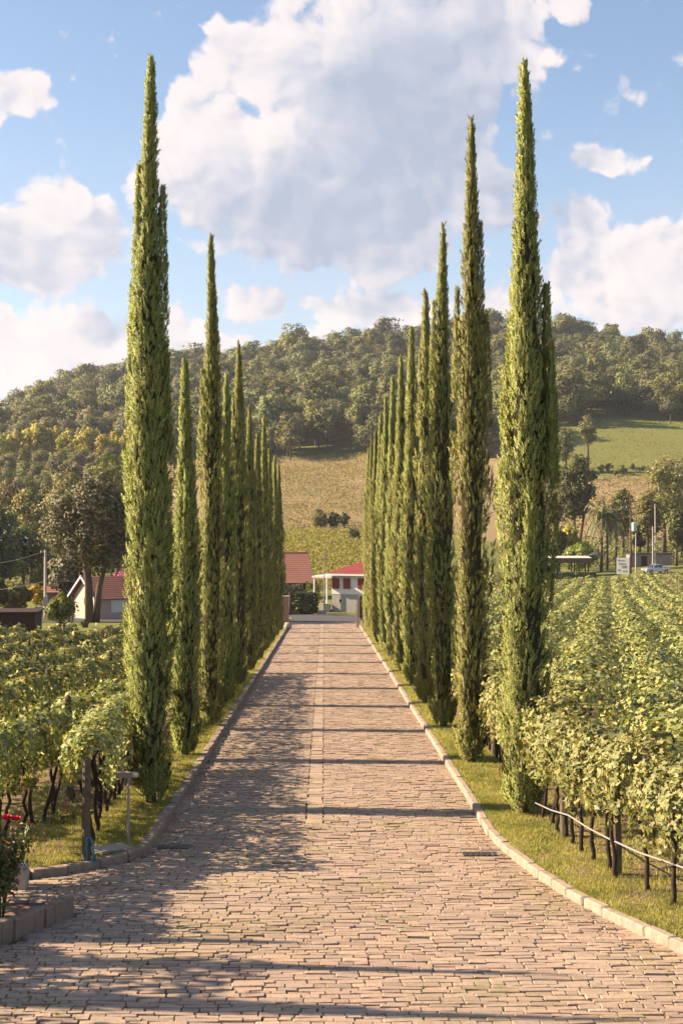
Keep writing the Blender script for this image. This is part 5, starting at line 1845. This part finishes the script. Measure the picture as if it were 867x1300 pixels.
# gate
g = Vector((-2.75, 101, zbase(101)))
gp = empty('gate_pillar', g); tag(gp, 'square brick gate pillar at the far end of the left kerb', 'pillar')
for c in range(14):
    MB().box(-.24 + .004 * (c % 2), .24 - .004 * (c % 2), -.24, .24, -.15 + c * .17, -.15 + c * .17 + .158).build('brick_course', M['brick'], gp)
MB().box(-.22, .22, -.22, .22, -.2, 2.22).build('core', M['concrete'], gp)
MB().box(-.29, .29, -.29, .29, 2.24, 2.33).build('cap', M['concrete'], gp)
st = MB(); st.loft([[(math.cos(a) * r * (1 + .15 * math.sin(a * 3)), math.sin(a) * r * .8, z) for a in [q * math.pi / 4 for q in range(8)]] for (r, z) in ((.25, -.05), (.31, .12), (.27, .30), (.12, .40))])
tag(st.build('garden_stone', M['concrete'], loc=(-2.55, 99.4, zbase(99.4) + .1), smooth=True), 'pale rounded stone at the foot of the brick gate pillar', 'stone')
g = Vector((2.42, 102, zbase(102)))
gq = empty('metal_gate', g); tag(gq, 'open metal gate folded back at the end of the right kerb', 'gate')
MB().box(-.06, .06, -.06, .06, -.2, 2.25).build('post', M['grey_metal'], gq)
MB().box(-.16, -.10, -.2, -.14, -.1, 1.75).build('latch_bar', M['pale_metal'], gq)
for k in range(7):
    MB().box(.10, .34, .02 + k * .30, .05 + k * .30 + .2, .72, 2.28).build('panel', M['brown_wood'], gq)
MB().box(.08, .36, .0, 2.15, .60, .70).build('bottom_rail', M['grey_metal'], gq)
MB().box(.18, .24, 1.9, 2.0, -.2, .6).build('post', M['grey_metal'], gq)
g = Vector((2.95, 103, zbase(103) + .08))
mbx = empty('meter_box', g); tag(mbx, 'small white meter box behind the metal gate', 'box')
MB().box(-.25, .25, -.15, .15, -.1, .45).build('body', M['white_paint'], mbx)
MB().box(-.28, .28, -.18, .18, .45, .50).build('lid', M['grey_metal'], mbx)

# cross street
cs_ = MB()
cs_.poly([(-26, 113.5, zbase(113.5) + .03), (26, 113.5, zbase(113.5) + .03), (26, 131, float(zg(0, 131)[0]) + .05), (-26, 131, float(zg(0, 131)[0]) + .05)])
tag(cs_.build('street', M['asphalt']), kind='structure')

# ---- left: pale house with tiled roof
g = px(123, 792, 119); gz = float(zg(g.x, g.y)[0])
H3 = empty('pale_house', (g.x, g.y, gz), math.radians(33))
tag(H3, 'pale pink gabled house with red tiled roof behind the left vineyard', 'house')
# local: x along the ridge to the right, gable end at x=0 facing left
Wd, Ln, he, hr = 4.6, 9.5, 1.95, 3.55
wl = MB()
wl.poly([(0, 0, -.6), (0, 0, he), (0, Wd / 2, hr - .1), (0, Wd, he), (0, Wd, -.6)])
wl.poly([(Ln, 0, -.6), (Ln, Wd, -.6), (Ln, Wd, he), (Ln, Wd / 2, hr - .1), (Ln, 0, he)])
wl.poly([(0, Wd, -.6), (0, Wd, he), (Ln, Wd, he), (Ln, Wd, -.6)])
wl.poly([(0, 0, -.6), (Ln, 0, -.6), (Ln, 0, he), (0, 0, he)])
wl.build('wall', M['pink_wall'], H3)
rf = MB(); tiled_slope(rf, -.45, Ln + .4, -.45, he - .22, Wd / 2, hr, 12, .05)
tiled_slope(rf, Ln + .4, -.45, Wd + .45, he - .22, Wd / 2, hr, 12, .05)
ro = rf.build('roof', M['roof_red'], H3)
bb = MB()
for (ya, yb) in ((-.47, Wd / 2), (Wd + .47, Wd / 2)):
    bb.poly([(-.47, ya, he - .30), (-.47, ya, he - .12), (-.47, yb, hr + .10), (-.47, yb, hr - .10)])
    bb.poly([(-.40, ya, he - .30), (-.40, ya, he - .12), (-.40, yb, hr + .10), (-.40, yb, hr - .10)])
    bb.poly([(-.47, ya, he - .12), (-.40, ya, he - .12), (-.40, yb, hr + .10), (-.47, yb, hr + .10)])
bb.build('barge_board', M['white_paint'], ro)
window(H3, 1.3, 2.9, 0, .55, 1.6, False, pane='white_paint'); window(H3, 5.0, 6.2, 0, .55, 1.6, False)
gw = MB().box(-.05, .02, 2.15, 2.45, 1.15, 1.75); gw.build('gable_vent', M['dark_wood'], H3)
# second roof behind it
g = px(60, 780, 136); gz = float(zg(g.x, g.y)[0])
H4 = empty('tiled_outbuilding', (g.x, g.y, gz), math.radians(-5))
tag(H4, 'low outbuilding with long red tiled roof behind the pale house', 'building')
MB().box(0, 9, .5, 5, -.4, 2.3).build('wall', M['brown_wall'], H4)
rf = MB(); tiled_slope(rf, -.3, 9.3, 0, 2.2, 2.75, 3.7, 9, .05); tiled_slope(rf, 9.3, -.3, 5.5, 2.2, 2.75, 3.7, 9, .05)
rf.build('roof', M['roof_red'], H4)

# dark shed at the left edge
g = px(45, 800, 80); gz = float(zg(g.x, g.y)[0])
SH = empty('dark_shed', (g.x, g.y, gz), math.radians(4))
tag(SH, 'dark brown board shed at the left edge behind the vines', 'shed')
top = EYE + (650 - 777) / FPX * 80 - gz
for k in range(17):
    MB().box(-5 + k * .295, -5 + k * .295 + .28, -.02 + .012 * (k % 2), .03, -.3, top - .06).build('board', M['dark_wood'], SH)
MB().box(-5, 0, .03, 3, -.3, top - .07).build('wall', M['dark_wood'], SH)
MB().box(-5.1, .15, -.18, 3.15, top - .05, top + .02).build('roof', M['dark_wood'], SH)

# utility pole and wires on the left
g = gpoint(58, 124)
ptop = EYE + (650 - 698) / FPX * 124
UP = empty('utility_pole', g); tag(UP, 'pale concrete utility pole behind the left vineyard', 'pole')
MB().tube([(0, 0, -.4), (0, 0, ptop - g.z)], [.15, .10], 10).build('shaft', M['pole'], UP)
MB().box(-.45, .45, -.05, .05, ptop - g.z - .35, ptop - g.z - .25).build('crossarm', M['brown_wood'], UP)
for k in (-.38, .38):
    MB().tube([(k, 0, ptop - g.z - .25), (k, 0, ptop - g.z - .08)], .045, 6).build('insulator', M['white_paint'], UP)
MB().box(-.16, .26, -.22, -.1, 1.1, 1.9).build('meter_box', M['grey_metal'], UP)


def wire(a, b, sag, label, r=.018):
    pts = [a.lerp(b, i / 16) - Vector((0, 0, sag * 4 * (i / 16) * (1 - i / 16))) for i in range(17)]
    tag(MB().tube(pts, r, 5).build('overhead_wire', M['dark_metal']), label, 'wire', 'overhead wires on the left')


T0 = Vector((g.x, g.y, ptop))
wire(T0 - Vector((0, 0, .1)), px(262, 690, 121), .15, 'upper wire running right from the utility pole')
wire(T0 - Vector((0, 0, .1)), px(-60, 716, 128), .5, 'upper wire running left from the utility pole')
wire(T0 - Vector((0, 0, 2.75)), px(262, 733, 121), .12, 'lower thick wire right of the utility pole', .035)
wire(T0 - Vector((0, 0, 2.75)), px(-60, 752, 128), .25, 'lower thick wire left of the utility pole', .03)
wire(T0 - Vector((0, 0, 1.7)), px(262, 722, 121), .15, 'middle thin wire right of the utility pole', .014)
# blue tarpaulin-covered thing
g = gpoint(50, 128)
tb = MB(); tb.loft([[(-1, -.6, 0), (1, -.6, 0), (1, .6, 0), (-1, .6, 0)], [(-1, -.6, 1.1), (1, -.6, 1.2), (1, .6, 1.2), (-1, .6, 1.1)], [(-.55, -.35, 1.75), (.5, -.35, 1.7), (.5, .35, 1.7), (-.55, .35, 1.75)]])
tbo = tb.build('blue_tank', M['blue'], loc=g)
tbo.scale = (.6, .6, .55)
tag(tbo, 'blue covered tank among the bushes left of the utility pole', 'tank')

# ---- right: pavilion, sign, transformer pole, pickup
g = px(700, 736, 216); gz = float(zg(g.x, g.y)[0])
PV = empty('open_pavilion', (g.x, g.y, gz), math.radians(-4))
tag(PV, 'open dark pavilion with flat pale roof behind the right vineyard', 'pavilion')
pvh = EYE + (650 - 712) / FPX * 216 - gz
for i, xx in enumerate((-3.5, -1.2, 1.2, 3.4, 5.5)):
    for yy in (0, 4.2):
        MB().box(xx - .09, xx + .09, yy - .09, yy + .09, -.3, pvh - .2).build('post', M['dark_metal'], PV)
MB().box(-4.1, 6.0, -.5, -.35, pvh - .3, pvh + .45).box(5.85, 6.0, -.35, 4.8, pvh - .3, pvh + .45).build('fascia', M['brown_wood'], PV)
MB().poly([(-4.1, -.48, pvh + .46), (6.0, -.48, pvh + .46), (6.0, 4.8, pvh + .62), (-4.1, 4.8, pvh + .62)]).box(-4.05, 5.8, -.3, 4.8, pvh - .1, pvh + .4).build('roof', M['pale_metal'], PV)
MB().box(-4, 5.9, -.2, 4.6, -.3, .12).build('floor', M['concrete'], PV)
MB().box(-4, 1.0, 4.0, 4.15, .12, 1.9).build('back_screen', M['dark_wood'], PV)
for k in range(9):
    MB().box(-3.4 + k * 1.0, -3.4 + k * 1.0 + .9, -.12, -.06, .5, 1.0).build('rail_panel', M['dark_metal'], PV)
g2 = gpoint(727, 213); hedge('clipped_hedge', g2, 6.5, .8, 1.0, 'low dark hedge in front of the pavilion', 'dark_leaf', .3, 1200, 8)
g = gpoint(757, 222)
pa = empty('parasol', g); tag(pa, 'small dark parasol between pavilion and palms', 'parasol')
MB().tube([(0, 0, -.1), (0, 0, 3.6)], .04, 6).build('pole', M['dark_metal'], pa)
MB().loft([[(math.cos(a) * r, math.sin(a) * r, z) for a in [q * math.pi / 4 for q in range(8)]] for (r, z) in ((1.3, 2.9), (1.3, 2.97), (.05, 3.65))]).build('canopy', M['dark_metal'], pa)
MB().loft([[(math.cos(a) * r, math.sin(a) * r, z) for a in [q * math.pi / 4 for q in range(8)]] for (r, z) in ((.35, -.1), (.35, .08), (.1, .12))]).build('base', M['concrete'], pa)

g = gpoint(790, 211)
zs = lambda yy: EYE + (650 - yy) / FPX * 211 - g.z
SG = empty('sign_board', g, math.radians(-12)); tag(SG, 'white notice board on two posts beside the transformer pole', 'sign')
MB().box(-.95, .95, -.04, .04, zs(729), zs(708)).build('board', M['white_paint'], SG)
for xx in (-1.03, 1.03):
    MB().box(xx - .06, xx + .06, -.05, .05, -.3, zs(707)).build('post', M['dark_metal'], SG)
bh = zs(708) - zs(729)
for (x0, x1, f0, f1) in ((-.7, -.3, .78, .88), (-.2, .35, .78, .86), (-.6, .5, .58, .66), (-.1, .6, .36, .52), (-.7, -.3, .2, .3), (0, .7, .14, .22)):
    MB().box(x0, x1, -.048, -.042, zs(729) + bh * f0, zs(729) + bh * f1).build('print_block', M['grey_metal'], SG)
g = gpoint(800, 217)
zt = EYE + (650 - 634) / FPX * 217 - g.z
TP = empty('transformer_pole', g); tag(TP, 'utility pole with crossarm and pale green transformer beyond the right vineyard', 'pole')
MB().tube([(0, 0, -.4), (0, 0, zt)], [.17, .12], 9).build('shaft', M['brown_wood'], TP)
for zz, w in ((zt - .35, .95), (zt - 1.3, .75)):
    MB().box(-w, w, -.06, .06, zz - .06, zz + .06).build('crossarm', M['brown_wood'], TP)
    for k in (-.85, 0, .85):
        MB().tube([(w * k, 0, zz + .06), (w * k, 0, zz + .26)], .05, 6).build('insulator', M['white_paint'], TP)
tz = EYE + (650 - 674) / FPX * 217 - g.z
tr_ = MB(); tr_.tube([(.52, -.1, tz), (.52, -.1, tz + 1.25), (.52, -.1, tz + 1.3)], [.42, .42, .3], 12)
tr_.build('transformer', M['green_box'], TP)
MB().box(.1, .35, -.12, .0, tz + .4, tz + .5).build('bracket', M['dark_metal'], TP)
g = gpoint(806.5, 219)
tag(MB().tube([(0, 0, -.3), (0, 0, 3), (0.02, 0, 6.1)], [.11, .10, .08], 8).box(-.2, .2, -.04, .04, 5.6, 5.7).build('utility_pole', M['pole'], loc=g), 'short pale pole right of the transformer pole', 'pole')
for i, (x, d, yt) in enumerate(((828, 222, 668), (831, 224, 640))):
    g = gpoint(x, d)
    zt2 = EYE + (650 - yt) / FPX * d - g.z
    tag(MB().tube([(0, 0, -.3), (.03, 0, zt2 * .5), (0, 0, zt2)], [.12, .1, .08], 8).box(-.12, .3, -.05, .05, zt2 - .3, zt2 - .2).build('lamp_post', M['pole'], loc=g), ('shorter' if i == 0 else 'taller') + ' pale post behind the silver pickup', 'post')
g = gpoint(818, 236)
lw = empty('low_building', g, math.radians(3)); tag(lw, 'low brown building behind the pole and pickup', 'building')
MB().box(-2.3, 4.5, 0, 3, -.3, 2.0).build('wall', M['brown_wall'], lw)
MB().box(-2.5, 4.8, -.3, 3.3, 2.02, 2.18).build('roof', M['dark_metal'], lw)
MB().box(-.6, .4, -.04, .02, -.1, 1.7).build('door', M['dark_wood'], lw)

# silver pickup
g = gpoint(832, 213)
CAR = empty('pickup_truck', g + Vector((0, 0, .02)), math.radians(24))
tag(CAR, 'silver pickup truck with dark rear window parked beyond the right vineyard', 'pickup')
SCL = 0.84
CAR.scale = (SCL, SCL, SCL)


def carsec(x, zlo, zhi, w):
    return [(x, -w, zlo), (x, w, zlo), (x, w, zhi * .6 + zlo * .4), (x, w * .94, zhi), (x, -w * .94, zhi), (x, -w, zhi * .6 + zlo * .4)]


b = MB(); b.loft([carsec(-2.55, .5, .85, .82), carsec(-2.4, .42, .98, .9), carsec(-1.2, .38, 1.08, .92), carsec(1.0, .38, 1.08, .92), carsec(2.45, .42, 1.08, .9), carsec(2.6, .5, 1.02, .88)])
b.build('body', M['car_paint'], CAR)
b = MB(); b.loft([[(-1.35, -.84, 1.06), (-1.35, .84, 1.06), (-.55, .72, 1.66), (-.55, -.72, 1.66)], [(-.54, -.84, 1.06), (-.54, .84, 1.06), (-.50, .72, 1.70), (-.50, -.72, 1.70)], [(.75, -.84, 1.06), (.75, .84, 1.06), (.65, .72, 1.68), (.65, -.72, 1.68)], [(1.05, -.84, 1.06), (1.05, .84, 1.06), (.85, .72, 1.60), (.85, -.72, 1.60)]])
b.build('cabin', M['car_paint'], CAR)
for sg in (-1, 1):
    for (x0, x1, t0, t1) in ((-1.05, -.18, -.55, -.18), (-.08, .85, -.08, .72)):
        y0, y1 = sg * .852, sg * .755
        MB().poly([(x0, y0, 1.1), (x1, y0, 1.1), (t1, y1, 1.58), (t0, y1, 1.58)][::sg]).build('side_window', M['glass'], CAR)
MB().poly([(-1.37, -.74, 1.10), (-1.37, .74, 1.10), (-.62, .64, 1.64), (-.62, -.64, 1.64)]).build('windscreen', M['glass'], CAR)
MB().poly([(1.065, .74, 1.1), (1.065, -.74, 1.1), (.885, -.64, 1.58), (.885, .64, 1.58)]).build('rear_window', M['glass'], CAR)
MB().box(1.1, 2.5, -.8, .8, 1.085, 1.11).build('load_cover', M['dark_metal'], CAR)
for xx in (-1.65, 1.6):
    for sg in (-1, 1):
        w = MB(); w.tube([(xx, sg * .72, .38), (xx, sg * .95, .38)], .38, 14)
        wo = w.build('wheel', M['tyre'], CAR)
        MB().tube([(xx, sg * .94, .38), (xx, sg * .965, .38)], .22, 10).build('rim', M['grey_metal'], wo)
for sg in (-1, 1):
    MB().box(-2.57, -2.5, sg * .68 - .16, sg * .68 + .16, .72, .86).build('headlight', M['white_paint'], CAR)
    MB().box(2.585, 2.62, sg * .78 - .08, sg * .78 + .08, .7, .98).build('tail_light', M['maroon'], CAR)
MB().box(-2.62, -2.5, -.8, .8, .42, .56).build('bumper', M['dark_metal'], CAR)

# ------------------------------------------------------------------ small things near the camera
# garden light
lx_, ly_ = -2.93, 21.35
g = Vector((lx_, ly_, zbase(ly_) + .1))
GL = empty('garden_light', g); tag(GL, 'thin garden light with flat head at the bend of the left kerb', 'lamp')
MB().tube([(0, 0, -.15), (0, 0, .98)], [.024, .02], 8).build('stem', M['grey_metal'], GL)
MB().box(-.17, .05, -.055, .055, .985, 1.065).build('head', M['brown_wall'], GL)
MB().tube([(.05, 0, 1.025), (.075, 0, 1.025), (.12, 0, 1.02), (.15, 0, 1.02)], [.035, .045, .045, .025], 10).build('lamp', M['pale_metal'], GL)
# drain box
g = Vector((-3.12, 20.72, zbase(20.72) + .1))
DB = empty('drain_box', g, .6); tag(DB, 'low concrete drain box beside the wooden post', 'drain')
MB().box(-.30, .30, -.16, .22, -.1, .05).build('slab', M['concrete'], DB)
MB().box(-.33, .33, -.22, -.165, -.1, .03).build('lip', M['brown_wood'], DB)
# blue handle leaning on the post
g = Vector((-3.27, 20.0, zbase(20.0) + .1))
BL_ = MB(); BL_.tube([(-.055, 0, -.02), (-.06, .0, .30), (-.045, 0, .345), (0, .0, .33), (.03, 0, .22), (.055, 0, -.02)], .017, 8)
BL_.tube([(-.052, 0, -.0), (.05, 0, .0)], .016, 6)
tag(BL_.build('blue_hoop', M['blue'], loc=g, smooth=True), 'blue metal hoop leaning at the foot of the wooden post', 'hoop')
# white block
g = Vector((-4.02, 18.75, zbase(18.75)))
WB = MB(); WB.loft([[(-.12, -.11, -.05), (.12, -.11, -.05), (.12, .11, -.05), (-.12, .11, -.05)], [(-.12, -.11, .30), (.12, -.11, .31), (.12, .11, .31), (-.12, .11, .30)], [(-.10, -.09, .325), (.10, -.09, .33), (.10, .09, .33), (-.10, .09, .325)]])
tag(WB.build('marker_block', M['concrete'], loc=g), 'pale concrete marker block behind the rose bush', 'block')
# stake
g = Vector((-3.83, 16.25, zbase(16.25) + .1))
tag(MB().tube([(0, 0, -.15), (.01, 0, .2), (0, 0, .40), (0, 0, .415)], [.05, .048, .047, .03], 8).build('garden_stake', M['post_wood'], loc=g), 'short wooden stake at the left edge of the planting bed', 'stake')


# rose bush
def rose():
    rs = RS(52)
    g = Vector((-3.80, 16.75, zbase(16.75) + .11))
    root = empty('rose_bush', g); tag(root, 'rose bush with red blooms in the planting bed', 'rose bush')
    tips = []
    for k in range(9):
        a = rs.uniform(0, 6.28); L = rs.uniform(.85, 1.22); sp = rs.uniform(.12, .40)
        pts = [(0.03 * math.cos(a), .03 * math.sin(a), -.08)]
        for i in range(1, 6):
            s = i / 5
            pts.append((math.cos(a) * sp * s ** 1.3 + rs.normal(0, .012), math.sin(a) * sp * s ** 1.3 + rs.normal(0, .012), L * s))
        MB().tube(pts, [.013, .011, .009, .008, .006, .004], 6).build('stem', M['rose_leaf'] if k % 2 else M['bark'], root, smooth=True)
        tips.append((pts, L))
    n = 2300
    P, N = [], []
    for i in range(n):
        pts, L = tips[rs.randint(0, 9)]
        s = rs.uniform(.22, 1) ** .8 * 4.99
        j = int(s); f = s - j
        p = np.array(pts[j]) * (1 - f) + np.array(pts[j + 1]) * f
        d = rs.normal(size=3) * np.array([1, 1, .55])
        P.append(p + d / np.linalg.norm(d) * rs.uniform(.02, .15)); N.append(d + np.array([0, 0, .7]))
    P, N = np.array(P), np.array(N)
    t, b, nn = frames(N, rs)
    V, F = scatter(QUAD_V, QUAD_F, P, b * .62, t, nn, rs.uniform(.045, .085, n))
    o = np_obj('foliage', V, F, M['rose_leaf'], root, val=np.repeat(rs.uniform(0, 1, n), 4)); o['kind'] = 'stuff'
    # blooms: layered cups of petals
    for (x, y, z, r) in ((.10, -.10, 1.20, .062), (.21, -.12, 1.19, .058), (-.14, -.22, 1.02, .07), (.05, -.2, .93, .045), (-.2, -.1, 1.1, .05)):
        bm = MB()
        for ring, (m, rr, hh, tw) in enumerate(((7, 1.0, .55, .0), (6, .72, .75, .4), (5, .45, .88, .9))):
            for q in range(m):
                a = tw + q * 2 * math.pi / m
                ca, sa = math.cos(a), math.sin(a); tx, ty = -sa, ca
                w = rr * .62
                bm.poly([(x + ca * .15 * r, y + sa * .15 * r, z - r * .5), (x + (ca * rr * .8 + tx * w) * r, y + (sa * rr * .8 + ty * w) * r, z + (hh - .5) * r * .6),
                         (x + ca * rr * r * 1.05, y + sa * rr * r * 1.05, z + (hh - .2) * r), (x + (ca * rr * .8 - tx * w) * r, y + (sa * rr * .8 - ty * w) * r, z + (hh - .5) * r * .6)])
        bm.build('bloom', M['rose_red'], root)


rose()

# hose tied along the front vine row
hp = []
for (x, y, h) in ((3.50, 23.6, .22), (3.55, 22.2, .33), (3.60, 20.95, .47), (3.70, 19.9, .47), (3.80, 18.95, .50), (3.98, 17.9, .52), (4.16, 16.9, .585), (4.5, 15.4, .62), (4.85, 13.9, .66)):
    hp.append((x, y, zbase(y) + .1 + h))
tag(MB().tube(hp, .013, 7).build('hose', M['rope'], smooth=True), 'pale hose strung along the posts of the front right vine row', 'hose')

# drain grates by the kerbs
for (x, y, lb) in ((2.30, 20.9, 'dark drain grate beside the right kerb'), (-2.25, 21.5, 'dark drain grate beside the left kerb')):
    g = Vector((x, y, zbase(y)))
    dg = empty('drain_grate', g); tag(dg, lb, 'drain')
    MB().box(-.26, .26, -.13, .13, -.06, .012).build('frame', M['dark_metal'], dg)
    for k in range(6):
        MB().box(-.24 + k * .083, -.24 + k * .083 + .045, -.11, .11, .013, .022).build('bar', M['dark_metal'], dg)

# ------------------------------------------------------------------ haze
hz = MB().box(-720, 720, -85, 1100, -12, 134)
mh, nt, B, out = new_mat('haze')
pv = B.n('ShaderNodeVolumePrincipled')
pv.inputs['Color'].default_value = (0.86, 0.90, 1.0, 1)
pv.inputs['Density'].default_value = 0.00011
pv.inputs['Anisotropy'].default_value = 0.2
nt.links.new(pv.outputs[0], out.inputs['Volume'])
HZ = hz.build('haze', mh)
tag(HZ, 'thin pale haze softening the far hill', 'haze', kind='stuff')
